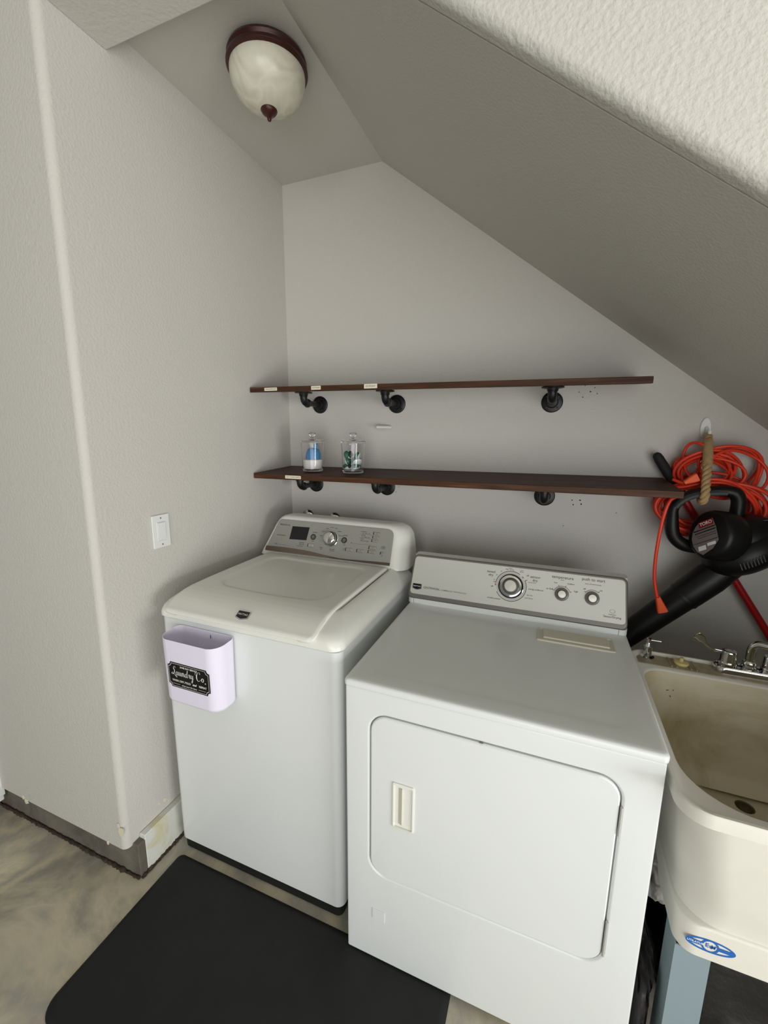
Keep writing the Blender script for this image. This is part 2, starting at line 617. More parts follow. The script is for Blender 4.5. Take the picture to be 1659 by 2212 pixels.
shelf('upper dark wood wall shelf, empty, with three cream label tapes', 1.540, -0.305, (1.7485, 1.735, 1.765, 1.7785), 0.022,
      [(0.082, 0.147, 0.013, 'STAIN REMOVER', 0.001), (0.316, 0.361, 0.015, 'SOFTENER', 0.002), (0.556, 0.612, 0.017, 'DETERGENT', 0.003)])
shelf('lower dark wood wall shelf holding two clear jars', 1.661, -0.307, (1.371, 1.381, 1.397, 1.385), 0.023,
      [(0.175, 0.255, 0.014, 'OXY CLEAN WHITE', 0.001)])


def bracket(label, loc, ztop, reach):
    """black pipe bracket: wall flange, pipe, elbow, riser, top flange. Local origin on the wall."""
    b = thing('pipe_bracket', label, 'shelf bracket', loc, 'black pipe brackets under the shelves')
    z0 = Vector(loc)
    ax = frame(z0, (1, 0, 0), (0, 0, 1))       # local z -> -y
    m = MB()
    m.lathe([(0.0, 0.0), (0.041, 0.0), (0.041, 0.005), (0.037, 0.008), (0.024, 0.009), (0.022, 0.02), (0.020, 0.022), (0.0, 0.022)], 32, ax, cap0=False, cap1=False)
    for k in range(4):
        a = PI / 4 + k * PI / 2
        m.lathe([(0.0045, 0.008), (0.004, 0.011), (0, 0.0115)], 8, ax @ T((0.031 * math.cos(a), 0.031 * math.sin(a), 0)), cap1=False)
    obj('wall_flange', m, M_pipe, b, 40)
    m = MB()
    m.tube([z0 + Vector((0, -0.018, 0)), z0 + Vector((0, -reach + 0.025, 0))], 0.0125, 16)
    obj('arm_pipe', m, M_pipe, b, 40)
    m = MB()
    arc = [z0 + Vector((0, -reach + 0.026 * (1 - math.sin(t)), 0.026 * (1 - math.cos(t)))) for t in [PI / 2 * k / 8 for k in range(9)]]
    m.tube([arc[0] + Vector((0, 0.014, 0))] + arc + [arc[-1] + Vector((0, 0, 0.012))], 0.0165, 16)
    m.lathe([(0.0165, -0.004), (0.0195, -0.003), (0.0195, 0.006), (0.0165, 0.007)], 20, T(z0 + Vector((0, -reach, 0.032))), cap0=False, cap1=False)
    m.lathe([(0.0165, -0.004), (0.0195, -0.003), (0.0195, 0.006), (0.0165, 0.007)], 20, ax @ T((0, 0, reach - 0.034)), cap0=False, cap1=False)
    obj('elbow', m, M_pipe, b, 40)
    h = ztop - z0.z
    m = MB()
    m.tube([z0 + Vector((0, -reach, 0.036)), z0 + Vector((0, -reach, h - 0.001))], 0.0125, 16)
    m.lathe([(0.0, h - 0.0005), (0.040, h - 0.0005), (0.040, h - 0.005), (0.022, h - 0.006), (0.019, h - 0.014), (0.0, h - 0.014)], 28, T((z0.x, z0.y - reach, z0.z)), cap0=False, cap1=False)
    obj('riser', m, M_pipe, b, 40)
    return b


up_s = lambda x: 1.7485 + 0.0135 - 0.022 - (0.0135) * x / 1.54
lo_s = lambda x: (1.378 + (1.389 - 1.378) * x / 1.66) - 0.0235
for (x, z, lab) in ((0.182, 1.690, 'black pipe bracket under the left end of the upper shelf'),
                    (0.585, 1.687, 'black pipe bracket under the upper shelf, beneath its rightmost label tape'),
                    (1.249, 1.683, 'black pipe bracket under the right part of the upper shelf')):
    bracket(lab, (x, 0, z), up_s(x) - 0.0005, 0.152)
for (x, z, lab) in ((0.150, 1.298, 'black pipe bracket under the left end of the lower shelf, above the washer'),
                    (0.540, 1.303, 'black pipe bracket under the lower shelf, right of the jars'),
                    (1.248, 1.302, 'black pipe bracket under the right part of the lower shelf, above the dryer console')):
    bracket(lab, (x, 0, z), lo_s(x) - 0.0005, 0.152)

# ------------------------------------------------------------------ jars on the lower shelf
def jar(label, c):
    j = thing('storage_jar', label, 'jar', c, 'clear lidded jars on the lower shelf')
    C = T(c)
    m = MB()
    m.lathe([(0.0, 0.0), (0.0445, 0.0), (0.0455, 0.002), (0.046, 0.010), (0.0525, 0.128), (0.0505, 0.128), (0.0442, 0.011), (0.0, 0.009)], 40, C, cap0=False, cap1=False)
    obj('jar_body', m, M_glass, j, 50)
    m = MB()
    m.lathe([(0.0, 0.1285), (0.0545, 0.1285), (0.055, 0.131), (0.055, 0.136), (0.053, 0.139), (0.030, 0.144), (0.010, 0.147), (0.0065, 0.152), (0.008, 0.158), (0.0145, 0.163), (0.0155, 0.170), (0.011, 0.175), (0.0, 0.1755)], 40, C, cap0=False, cap1=False)
    lid = obj('jar_lid', m, M_glass, j, 50)
    return j


J1 = Vector((0.243, -0.185, 1.3815))
J2 = Vector((0.452, -0.192, 1.3822))
jar('clear jar of white powder with a blue scoop, left on the lower shelf', J1)
jar('clear jar of green and white detergent pods, second on the lower shelf', J2)
mb = MB()
mb.lathe([(0.0, 0.0), (0.042, 0.0), (0.0435, 0.010), (0.0455, 0.040), (0.034, 0.043), (0.015, 0.041), (0.0, 0.044)], 32, T(J1 + Vector((0, 0, 0.0115))), cap0=False, cap1=False)
o = obj('washing_powder', mb, M_powder, None, 50)
o['kind'] = 'stuff'
tag(o, 'white washing powder filling the bottom of the left jar', 'powder')
scoop = thing('powder_scoop', 'blue plastic scoop stuck in the powder of the left jar', 'scoop', J1 + Vector((0.004, 0, 0.05)))
mb = MB()
mb.lathe([(0.0, 0.0), (0.035, 0.0), (0.032, 0.030), (0.026, 0.044), (0.014, 0.050), (0.0, 0.051)], 28, T(J1 + Vector((0.002, 0.0, 0.055))) @ Matrix.Rotation(0.1, 4, 'Y'), cap0=False, cap1=False)
obj('scoop_cup', mb, M_scoop, scoop, 50)
mb = MB()
mb.box((-0.009, -0.003, 0), (0.009, 0.003, 0.066), 0.002, 2, T(J1 + Vector((0.012, 0, 0.060))) @ Matrix.Rotation(0.08, 4, 'Y'))
obj('scoop_handle', mb, M_scoop, scoop, 40)


def pod(c, rz, tilt, lab):
    p = thing('detergent_pod', lab, 'detergent pod', c, 'detergent pods in the right jar')
    mx = T(c) @ Matrix.Rotation(rz, 4, 'Z') @ Matrix.Rotation(tilt, 4, 'X')
    m = MB()
    m.sphere(1, mx @ Matrix.Diagonal((0.021, 0.018, 0.0095, 1)), 3)
    obj('film', m, M_podwhite, p, 80)
    for sx, mm, nm in ((-1, M_podgreen, 'gel_chamber'), (1, M_poddark, 'gel_chamber')):
        m = MB()
        m.sphere(1, mx @ T((0.0085 * sx, 0, 0.0045)) @ Matrix.Diagonal((0.0125 if sx < 0 else 0.0095, 0.0170, 0.0110, 1)), 3)
        obj(nm, m, mm, p, 80)


podspots = [(-0.018, -0.018, 0.024, 0.3, 0.2), (0.020, -0.016, 0.024, 1.9, -0.2), (0.004, 0.022, 0.024, 2.9, 0.2),
            (-0.022, -0.012, 0.050, 1.7, 1.2), (0.024, -0.004, 0.048, 0.9, -1.0), (0.002, 0.018, 0.050, 0.2, 0.5),
            (-0.021, -0.004, 0.078, 0.5, 1.1), (0.026, -0.004, 0.073, 2.0, -1.2)]
for (x, y, z, rz, tl) in podspots:
    pod(J2 + Vector((x, y, z)), rz, tl, 'green and white detergent pod piled in the right jar')

# ------------------------------------------------------------------ small things on the walls
sw = thing('light_switch', 'white rocker light switch on the left wall beside the washer', 'light switch', (0, -0.819, 1.209))
WL = frame((0, -0.819, 1.209), (0, 1, 0), (0, 0, 1))     # faces +x
mb = MB()
mb.prism(rrect(-0.035, 0.035, -0.0585, 0.0585, 0.003, 3), 0.0005, 0.0065, WL, 0.0025, 2)
obj('wall_plate', mb, M_trim, sw, 40)
mb = MB()
mb.rings([[(x, y, 0.0066) for x, y in rrect(-0.0175, 0.0175, -0.034, 0.034, 0.002, 2)], [(x, y, 0.0082) for x, y in rrect(-0.0175, 0.0175, -0.034, 0.034, 0.002, 2)],
          [(x, y, 0.0082) for x, y in rrect(-0.0163, 0.0163, -0.0328, 0.0328, 0.001, 2)], [(x, y, 0.0066) for x, y in rrect(-0.0163, 0.0163, -0.0328, 0.0328, 0.001, 2)]], cap0=False, cap1=False, mx=WL)
obj('rocker_frame', mb, M_trim, sw, 30)
mb = MB()
mb.box((-0.0155, -0.032, 0.0045), (0.0155, 0.032, 0.009), 0.0012, 2, WL @ Matrix.Rotation(0.05, 4, 'X'))
obj('rocker', mb, M_trim, sw, 30)
for s in (-1, 1):
    mb = MB()
    mb.lathe([(0.0, 0.0078), (0.0022, 0.0076), (0.003, 0.0066)], 12, WL @ T((0, 0.047 * s, 0)), cap0=False, cap1=False)
    mb.box((-0.0022, -0.0004, 0.0076), (0.0022, 0.0004, 0.0081), 0, 1, WL @ T((0, 0.047 * s, 0)) @ Matrix.Rotation(0.4 + s, 4, 'Z'))
    obj('screw', mb, M_greyrim, sw, 40)

mb = MB()                                     # frosted peg in the back wall between the shelves
pg0, pg1 = Vector((0.558, -0.003, 1.5825)), Vector((0.496, -0.042, 1.5825))
pd = (pg1 - pg0).normalized()
mb.tube([pg0, pg0 + pd * .002, pg1 - pd * .006, pg1 - pd * .002, pg1], [.0075, .0085, .0085, .006, .002], 18)
tag(obj('wall_peg', mb, mat('frosted_plastic', (222, 220, 212), 0.25, trans=0.15), None, 50, origin=(0.553, 0, 1.5825)), 'small frosted peg sticking out of the wall between the shelves', 'wall peg')

for x, z, lab in ((0.098, 1.128, 'left chrome pipe collar on the wall behind the washer console'), (0.256, 1.124, 'right chrome pipe collar on the wall behind the washer console')):
    e = thing('pipe_escutcheon', lab, 'pipe collar', (x, 0, z), 'chrome pipe collars behind the washer')
    ax = frame((x, 0, z), (1, 0, 0), (0, 0, 1))
    mb = MB()
    mb.lathe([(0.033, 0.0005), (0.033, 0.003), (0.029, 0.009), (0.020, 0.014), (0.011, 0.0155)], 32, ax, cap0=False, cap1=False)
    obj('collar', mb, M_chrome, e, 50)
    mb = MB()
    P0 = Vector((x, 0, z))
    mb.tube(spline([P0 + Vector((0, 0.0, 0)), P0 + Vector((0, -0.03, 0)), P0 + Vector((0, -0.05, -0.012)), P0 + Vector((0, -0.055, -0.06))], 5), 0.011, 14)
    obj('supply_pipe', mb, M_darkchrome, e, 50)

# faint scuffs and screw holes left on the back wall
mb = MB()
for (x, z, s) in [(1.365, 1.745, .003), (1.385, 1.72, .003), (1.40, 1.735, .002), (1.36, 1.70, .0025), (1.41, 1.712, .002), (1.345, 1.72, .002),
                  (1.355, 1.29, .003), (1.36, 1.272, .003), (1.385, 1.292, .003), (1.39, 1.276, .003), (.60, 1.305, .002), (.585, 1.28, .002), (1.52, 1.25, .002), (1.33, 1.18, .002)]:
    mb.prism([(s * random.uniform(.6, 1.3) * math.cos(a), s * random.uniform(.6, 1.3) * math.sin(a)) for a in [2 * PI * k / 7 for k in range(7)]], 0, 0.0006, XZ((x, 0.0, z)))
struct('trim_5', mb, M_grime, 0)

# ------------------------------------------------------------------ washer
WX0, WX1, WY0, WY1 = 0.066, 0.750, -0.9055, -0.245
washer = thing('washing_machine', 'white top-loading washing machine in the left corner, with a silver control console', 'washing machine', ((WX0 + WX1) / 2, (WY0 + WY1) / 2, 0))
mb = MB()
zl = [(0.045, 0.010), (0.047, 0.004), (0.053, 0.0), (0.938, 0.0), (0.9395, 0.0012), (0.9397, 0.012)]
mb.rings([[(x, y, z) for x, y in rrect(WX0 + d, WX1 - d, WY0 + d, WY1 - d, 0.028, 6)] for z, d in zl])
obj('cabinet', mb, M_white, washer, 35)
mb = MB()
mb.rings([[(x, y, z) for x, y in rrect(WX0 + .008, WX1 - .008, WY0 + .008, WY1 - .01, 0.02, 4)] for z in (0.009, 0.058)])
obj('base_and_shade', mb, M_base, washer, 35)  # black base, carried low to stand in for shade under the cabinet
for (x, y) in ((WX0 + .06, WY0 + .055), (WX1 - .05, WY0 + .055), (WX0 + .06, WY1 - .06), (WX1 - .05, WY1 - .06)):
    mb = MB()
    mb.lathe([(0.0, 0.0005), (0.02, 0.0005), (0.021, 0.008), (0.012, 0.012), (0.010, 0.03)], 16, T((x, y, 0)), cap0=False)
    obj('foot', mb, M_base, washer, 40)
# moulded top with sloping shoulders
mb = MB()
def wring(z, dl, dr, df, r):
    return [(x, y, z) for x, y in rrect(WX0 + dl, WX1 - dr, WY0 + df, WY1, 0, 7, (0.01, 0.01, r, r))]
mb.rings([wring(0.936, 0.012, 0.012, 0.012, 0.03), wring(0.9425, 0.010, 0.010, 0.010, 0.034), wring(0.9432, -0.002, -0.003, -0.004, 0.034), wring(0.947, -0.0045, -0.0065, -0.0105, 0.038), wring(0.962, -0.004, -0.006, -0.012, 0.042), wring(0.978, 0.0, 0.002, -0.006, 0.047),
          wring(0.990, 0.006, 0.016, 0.012, 0.052), wring(0.998, 0.012, 0.028, 0.036, 0.055), wring(1.007, 0.018, 0.042, 0.065, 0.055), wring(1.012, 0.026, 0.056, 0.085, 0.05), wring(1.0125, 0.029, 0.062, 0.090, 0.05), wring(1.010, 0.0315, 0.0655, 0.094, 0.05), wring(0.998, 0.033, 0.067, 0.097, 0.05)])
obj('top_cover', mb, M_whitep, washer, 50)
# lid: flat plateau that folds down over the front edge
def lid_grid():
    m = MB()
    prof = [(-0.352, 1.012), (-0.356, 1.018), (-0.370, 1.0205), (-0.40, 1.021), (-0.45, 1.0212), (-0.50, 1.0213), (-0.55, 1.0212), (-0.60, 1.021), (-0.65, 1.0206), (-0.70, 1.020), (-0.74, 1.0192), (-0.78, 1.0178), (-0.805, 1.0165),
            (-0.83, 1.0135), (-0.85, 1.009), (-0.868, 1.0035), (-0.886, 0.996), (-0.900, 0.989), (-0.912, 0.983), (-0.923, 0.978), (-0.928, 0.971), (-0.9285, 0.967)]
    # resample finely
    fine = []
    for (a, b) in zip(prof[:-1], prof[1:]):
        k = max(2, int(math.hypot(b[0] - a[0], b[1] - a[1]) / 0.006))
        fine += [(a[0] + (b[0] - a[0]) * i / k, a[1] + (b[1] - a[1]) * i / k) for i in range(k)]
    fine.append(prof[-1])
    NX = 90
    xl, xr = 0.103, 0.679
    def sd(x, y):                              # distance inside the inner recessed panel
        cx, cy, hx, hy, r = 0.395, -0.575, 0.228, 0.185, 0.07
        yy = y + 0.018 * (1 - ((x - cx) / hx) ** 2)
        qx, qy = abs(x - cx) - hx + r, abs(yy - cy) - hy + r
        return -(min(max(qx, qy), 0) + math.hypot(max(qx, 0), max(qy, 0)) - r)
    t = bmesh.new()
    G = []
    n = len(fine)
    for j, (y, z) in enumerate(fine):
        s_end = (n - 1 - j) * 0.006
        rc = 0.05
        ins = rc - math.sqrt(max(0, rc * rc - max(0, rc - s_end) ** 2)) if s_end < rc else 0
        row = []
        for i in range(NX + 1):
            u = i / NX
            x = (xl + ins) * (1 - u) + (xr - ins) * u
            dz = 0
            d = sd(x, y)
            k = min(1, max(0, (d + 0.004) / 0.020))
            dz -= 0.0050 * k * k * (3 - 2 * k)
            e = min(x - xl - ins, xr - ins - x)
            dz += 0.0035
            if e < 0.008:
                dz -= 0.004 * (1 - e / 0.008) ** 2
            row.append(t.verts.new((x, y, z + dz)))
        G.append(row)
    for j in range(n - 1):
        for i in range(NX):
            t.faces.new((G[j][i], G[j + 1][i], G[j + 1][i + 1], G[j][i + 1]))
    bmesh.ops.recalc_face_normals(t, faces=t.faces)
    geo = bmesh.ops.extrude_face_region(t, geom=t.faces[:])
    vs2 = [v for v in geo['geom'] if isinstance(v, bmesh.types.BMVert)]
    for v in vs2:
        f = max(0, min(1, (-0.80 - v.co.y) / 0.1))
        v.co += Vector((0, 0.010 * f, -0.013 + 0.006 * f))
    bmesh.ops.recalc_face_normals(t, faces=t.faces)
    m._merge(t)
    return m
lid = obj('lid', lid_grid(), M_whitep, washer, 60)


def badge(parent, o, xd, yd, s):
    """dark shield badge with a chrome rim"""
    mx = frame(o, xd, yd)
    shape = lambda k: [(-0.5 * k, 0.30 * k), (0.5 * k, 0.30 * k), (0.5 * k, -0.20 * k), (0.22 * k, -0.29 * k), (0, -0.34 * k), (-0.22 * k, -0.29 * k), (-0.5 * k, -0.20 * k)]
    m = MB()
    m.prism([(x * s, y * s) for x, y in shape(1)], 0, 0.0022, mx, 0.0006, 1)
    b = obj('badge', m, M_chrome, parent, 30)
    m = MB()
    m.prism([(x * s, y * s + 0.02 * s) for x, y in shape(0.86)], 0.0022, 0.0028, mx)
    obj('badge_face', m, M_black, b, 0)
    m = MB()
    m.text('MAYTAG', s * 0.19, mx @ T((0, 0.04 * s, 0.0031)))
    obj('lettering', m, M_whiteink, b, 0)
    return b


badge(washer, (0.411, -0.8975, 0.9955), (1, 0, 0), (0, 0.845, 0.535), 0.048)

# console
mb = MB()
def cring(z, yf, xl, xr, yb=-0.165, rr=None):
    return [(x, y, z) for x, y in rrect(xl, xr, yf, yb, 0, 7, rr or (0.02, 0.02, 0.022, 0.058))]
mb.rings([cring(1.0046, -0.336, 0.040, 0.752), cring(1.02, -0.333, 0.046, 0.751), cring(1.06, -0.3155, 0.062, 0.747), cring(1.10, -0.2985, 0.077, 0.743), cring(1.135, -0.2835, 0.090, 0.738, -0.17),
          cring(1.155, -0.274, 0.100, 0.728, -0.175), cring(1.166, -0.268, 0.109, 0.717, -0.178), cring(1.174, -0.259, 0.121, 0.704, -0.184), cring(1.178, -0.248, 0.136, 0.690, -0.19), cring(1.179, -0.238, 0.150, 0.675, -0.20, (0.01, 0.01, 0.01, 0.03))])
console = obj('console', mb, M_whitep, washer, 60)
# panel frame: local x along the washer, local y up the slope, origin at bottom
CU = Vector((0, 0.0525, 0.125)).normalized()
CN = Vector((1, 0, 0)).cross(CU)
PO = Vector((0, -0.336, 1.020))
PM = frame(PO, (1, 0, 0), CU) @ T((0, 0, 0.0015))
sc = 1 / CU.z
V = lambda z: (z - 1.02) * sc                 # height on the slope from world z


def quadr(pts, r, n=5):
    """polygon with rounded corners"""
    out = []
    N = len(pts)
    for i in range(N):
        p, a, b = Vector(pts[i]), Vector(pts[i - 1]), Vector(pts[(i + 1) % N])
        da, db = (a - p).normalized(), (b - p).normalized()
        q = r if not isinstance(r, (list, tuple)) else r[i]
        for k in range(n + 1):
            t = k / n
            p0, p2 = p + da * q, p + db * q
            out.append(tuple((1 - t) ** 2 * p0 + 2 * t * (1 - t) * p + t * t * p2))
    return out


mb = MB()
mb.prism(quadr([(0.073, V(1.026)), (0.684, V(1.026)), (0.681, V(1.160)), (0.119, V(1.160))], (0.003, 0.003, 0.030, 0.012)), 0, 0.003, PM, 0.001, 1)
panel = obj('control_panel', mb, M_panel, washer, 30)
mb = MB()
top = [(0.075 + 0.608 * u, V(1.0405 + 0.0035 * math.sin(u * 7 + .5) - (0.010 * max(0, min(1, (u - .38) / .25))))) for u in [i / 24 for i in range(25)]]
mb.prism([(0.0735, V(1.0225)), (0.6835, V(1.0225))] + list(reversed(top)), 0.0008, 0.0042, PM)
obj('chrome_strip', mb, M_darkchrome, console, 0)
PF = PM @ T((0, 0, 0.0032))
mb = MB()
mb.prism([(0.1905, V(1.080)), (0.278, V(1.083)), (0.2835, V(1.137)), (0.195, V(1.135))], -0.0005, 0.0008, PF)
obj('display', mb, M_black, panel, 0)
# dial
DC = PF @ T((0.398, V(1.1005), 0))
mb = MB()
mb.lathe([(0.0355, 0.0), (0.0355, 0.002), (0.033, 0.003), (0.0325, 0.001)], 40, DC, cap0=False, cap1=False)
mb.lathe([(0.031, 0.0), (0.030, 0.014), (0.028, 0.020), (0.024, 0.024), (0.012, 0.026), (0.0, 0.0262)], 40, DC, cap1=False)
mb.box((-0.003, 0.004, 0.024), (0.003, 0.024, 0.0275), 0.001, 1, DC @ Matrix.Rotation(-0.5, 4, 'Z'))
dl = obj('cycle_dial', mb, M_chrome, panel, 40)
for (x, z) in ((0.311, 1.0995), (0.4635, 1.100)):
    mb = MB()
    mx = PF @ T((x, V(z), 0))
    mb.lathe([(0.0125, 0), (0.0125, 0.002), (0.0105, 0.0025), (0.010, 0.001), (0.0085, 0.001), (0.008, 0.003), (0, 0.0032)], 24, mx, cap1=False)
    pb = obj('push_button', mb, M_greyrim, panel, 40)
    mb = MB()
    mb.arc(0.0098, 0.0125, 0, 2 * PI, mx @ T((0, 0, 0.0028)), 28)
    obj('button_ring', mb, M_black, panel, 0)
for (x, z, wd, ht) in ((0.307, 1.064, .026, .013), (0.608, 1.139, .026, .011), (0.607, 1.1245, .026, .011), (0.6055, 1.110, .026, .011), (0.494, 1.065, .030, .013), (0.546, 1.0655, .030, .013),
                       (0.600, 1.0825, .032, .0125), (0.599, 1.0665, .032, .0125), (0.645, 1.066, .013, .011)):
    mb = MB()
    mb.prism(rrect(x - wd / 2, x + wd / 2, V(z) - ht / 2, V(z) + ht / 2, .002, 3), -0.0005, 0.003, PF, 0.001, 1)
    bt = obj('option_button', mb, M_satin, panel, 30)
    mb = MB()
    mb.box((x - wd / 2 - 0.004, V(z) - ht / 2, 0), (x - wd / 2 - 0.0008, V(z) + ht / 2, 0.001), 0, 1, PF)
    mb.text('option', 0.0035, PF @ T((x, V(z), 0.0032)))
    obj('lettering', mb, M_ink, panel, 0)
def tx(t, x, z, size, al='CENTER'):
    m = MB()
    m.text(t, size, PF @ T((x, V(z), 0.0002)), al, bold=0.00008)
    obj('lettering', m, M_ink, panel, 0)


def rule(x0, x1, z):
    m = MB()
    m.box((x0, V(z), 0), (x1, V(z + .0004), 0.0003), 0, 1, PF)
    obj('printed_line', m, M_ink, panel, 0)


tx('BRAVOS XL', 0.155, 1.138, 0.0105)
tx('ecoConserve', 0.144, 1.0935, 0.0085)
rule(0.124, 0.190, 1.0525)
tx('MCT', 0.126, 1.0545, 0.0055)
for i, s in enumerate(['bulky', 'sheets', 'whites', 'normal', 'colors', 'delicates', 'hand wash', 'rinse']):
    a = math.radians(170 - i * 25)
    tx(s, 0.398 + 0.050 * math.cos(a), 1.1005 + 0.046 * math.sin(a), 0.0052)
for (s, x, z, q) in (('POWER', .3135, 1.1185, .0062), ('START', .4665, 1.119, .0068), ('pause', .4665, 1.0825, .0045), ('cancel', .311, 1.0825, .0045),
                     ('cycle status', .258, 1.0715, .005), ('sensing  wash', .258, 1.064, .0045), ('rinse  spin  done', .250, 1.057, .0045), ('allergen', .359, 1.061, .005), ('steam', .359, 1.055, .0045),
                     ('clean washer', .413, 1.059, .005), ('with affresh', .413, 1.053, .0045), ('lock', .468, 1.067, .0045), ('3 sec', .468, 1.061, .004),
                     ('temperature', .548, 1.142, .005), ('hot   warm   cool', .560, 1.136, .0048), ('spin speed', .548, 1.128, .0045), ('fast   medium   slow', .560, 1.121, .0045), ('soil level', .545, 1.1125, .0045), ('heavy  normal  light', .557, 1.106, .0048),
                     ('delay', .499, 1.0925, .0045), ('info', .645, 1.0565, .004), ('HE', .645, 1.088, .009)):
    tx(s, x, z, q)
mb = MB()
mb.arc(0.0072, 0.0082, 0, 2 * PI, PF @ T((0.645, V(1.088), 0.0002)) @ Matrix.Diagonal((1.2, 0.8, 1, 1)), 24)
obj('emblem', mb, M_ink, panel, 0)
rule(0.508, 0.59, 1.0915)
rule(0.53, 0.59, 1.1315)
rule(0.53, 0.59, 1.1165)

# ------------------------------------------------------------------ lint bin on the washer front
BX0, BX1, BYB, BYF, BZ0, BZ1 = 0.152, 0.388, -0.9075, -0.997, 0.702, 0.925
binn = thing('lint_bin', 'lilac-white plastic lint bin with a black sign, stuck on the washer front', 'bin', ((BX0 + BX1) / 2, BYB, BZ0))
mb = MB()
def bring(z, d, tp):
    return [(x, y, z) for x, y in rrect(BX0 + d + tp, BX1 - d - tp, BYF + d + tp * 0.6, BYB - d, 0, 8, (0.022, 0.022, 0.042 - d, 0.042 - d))]
mb.rings([bring(BZ0, 0.012, .004), bring(BZ0 + 0.004, 0.004, .004), bring(BZ0 + 0.014, 0.0, .004), bring(BZ1 - 0.002, 0.0, 0), bring(BZ1, 0.0008, 0), bring(BZ1, 0.0018, 0), bring(BZ1 - 0.002, 0.0026, 0), bring(BZ0 + 0.016, 0.0035, .004), bring(BZ0 + 0.006, 0.012, .004)])
for v in mb.bm.verts:                          # the rim dips toward the front
    f = (v.co.z - BZ0) / (BZ1 - BZ0)
    v.co.z -= 0.006 * f * (BYB - v.co.y) / (BYB - BYF)
obj('bin_body', mb, M_lilac, binn, 60)
mb = MB()
mb.box((0.288, BYB - 0.0048, BZ1 - 0.024), (0.2895, BYB - 0.0036, BZ1 - 0.012))
obj('slot', mb, M_black, binn, 0)
SC = Vector((0.2745, BYF + 0.0017, 0.806))
SM = frame(SC, (1, 0, 0.0), (0, -0.011, 1))
sgw, sgh, cr = 0.083, 0.0425, 0.011


def plaque(w2, h2, c):
    """rectangle with scooped corners"""
    out = []
    for (sx, sy) in ((1, 1), (-1, 1), (-1, -1), (1, -1)):
        arc_ = [(w2 * sx - sx * c * math.cos(a), h2 * sy - sy * c * math.sin(a)) for a in [PI / 2 * k / 5 for k in range(6)]]
        # from (w2-c,h2) round to (w2,h2-c)
        arc_ = [(sx * (w2 - c * math.cos(a)), sy * (h2 - c * math.sin(a))) for a in [PI / 2 * k / 5 for k in range(6)]]
        if sx * sy > 0:
            arc_ = list(reversed(arc_))
            arc_ = [(sx * (w2 - c * math.sin(a)), sy * (h2 - c * math.cos(a))) for a in [PI / 2 * k / 5 for k in range(6)]]
        out += arc_
    return out


mb = MB()
mb.prism(plaque(sgw, sgh, cr), 0, 0.0012, SM)
sign = obj('sign_plate', mb, M_black, binn, 0)
mb = MB()
inner, outer = plaque(sgw - 0.0035, sgh - 0.0035, cr), plaque(sgw - 0.0045, sgh - 0.0045, cr)
for i in range(len(inner)):
    j = (i + 1) % len(inner)
    mb.flat([inner[i], inner[j], outer[j], outer[i]], SM @ T((0, 0, 0.0015)))
SL = SM @ T((0, 0, 0.0016))
mb.text('SAME DAY SERVICE', 0.0080, SL @ T((0.002, 0.0305, 0)), bold=0.00015)
mb.text('WASH, DRY, FOLD', 0.0096, SL @ T((-0.068, -0.0185, 0)), 'LEFT', bold=0.0001, space=0.92)
mb.text('and', 0.0105, SL @ T((0.0215, -0.0180, 0)), shear=0.35, bold=0.0003)
mb.text('REPEAT', 0.0096, SL @ T((0.0700, -0.0185, 0)), 'RIGHT', bold=0.0001, space=0.9)
mb.text('drop your lint here', 0.0078, SL @ T((0.0, -0.0310, 0)), shear=0.25, bold=0.00005)
for s in (-1, 1):
    mb.box((min(s * .066, s * .037), -0.0303, 0), (max(s * .066, s * .037), -0.0297, 0.0002), 0, 1, SL)


def script_word(strokes, ox, oy, k):
    """brush-script lettering from hand-placed strokes"""
    for st in strokes:
        P = spline([(x, y, 0) for x, y, _ in st], 6)
        Wd = spline([(q, 0, 0) for _, _, q in st], 6)
        mb.stroke([(ox + p.x * k, oy + p.y * k) for p in P], [max(0.05, q.x) * k for q in Wd], SL)


TH, TN = 0.19, 0.06
a_ = lambda x: [[(x + .55, .85, TN), (x + .3, 1.0, TN), (x + .02, .6, TH), (x + .1, .1, TH), (x + .35, .05, TN), (x + .6, .6, TN)], [(x + .65, 1.0, TH), (x + .6, .3, TH), (x + .7, .02, TN), (x + .95, .3, TN)]]
u_ = lambda x: [[(x, .8, TN), (x + .1, 1.0, TH), (x + .08, .25, TH), (x + .25, .0, TN), (x + .55, .5, TN)], [(x + .6, 1.0, TH), (x + .58, .25, TH), (x + .7, .0, TN), (x + .9, .3, TN)]]
n_ = lambda x: [[(x + .05, 1.0, TH), (x + .05, .0, TH)], [(x + .05, .4, TN), (x + .3, .95, TN), (x + .52, .9, TH), (x + .55, .25, TH), (x + .68, .0, TN), (x + .9, .3, TN)]]
d_ = lambda x: a_(x)[:1] + [[(x + .9, 2.0, TH), (x + .68, .8, TH), (x + .64, .25, TH), (x + .78, .0, TN), (x + .98, .3, TN)]]
r_ = lambda x: [[(x, .3, TN), (x + .18, 1.05, TN), (x + .2, .95, TH), (x + .45, .92, TH), (x + .40, .3, TH), (x + .5, .0, TN), (x + .72, .3, TN)]]
y_ = lambda x: [[(x, .8, TN), (x + .1, 1.0, TH), (x + .08, .3, TH), (x + .25, .05, TN), (x + .55, .5, TN)], [(x + .65, 1.0, TH), (x + .55, .0, TH), (x + .35, -.9, TH), (x + .1, -1.0, TN), (x + .15, -.6, TN), (x + .85, .25, TN)]]
L_ = [[(1.15, 2.0, TH), (1.0, 2.35, TN), (.65, 2.2, TN), (.55, 1.7, TH), (.85, 1.25, TH), (.6, .45, TH), (.2, .05, TN), (-.15, .25, TH), (.1, .55, TN), (.6, .2, TN), (1.1, -.25, TH), (1.55, -.55, TH)]]
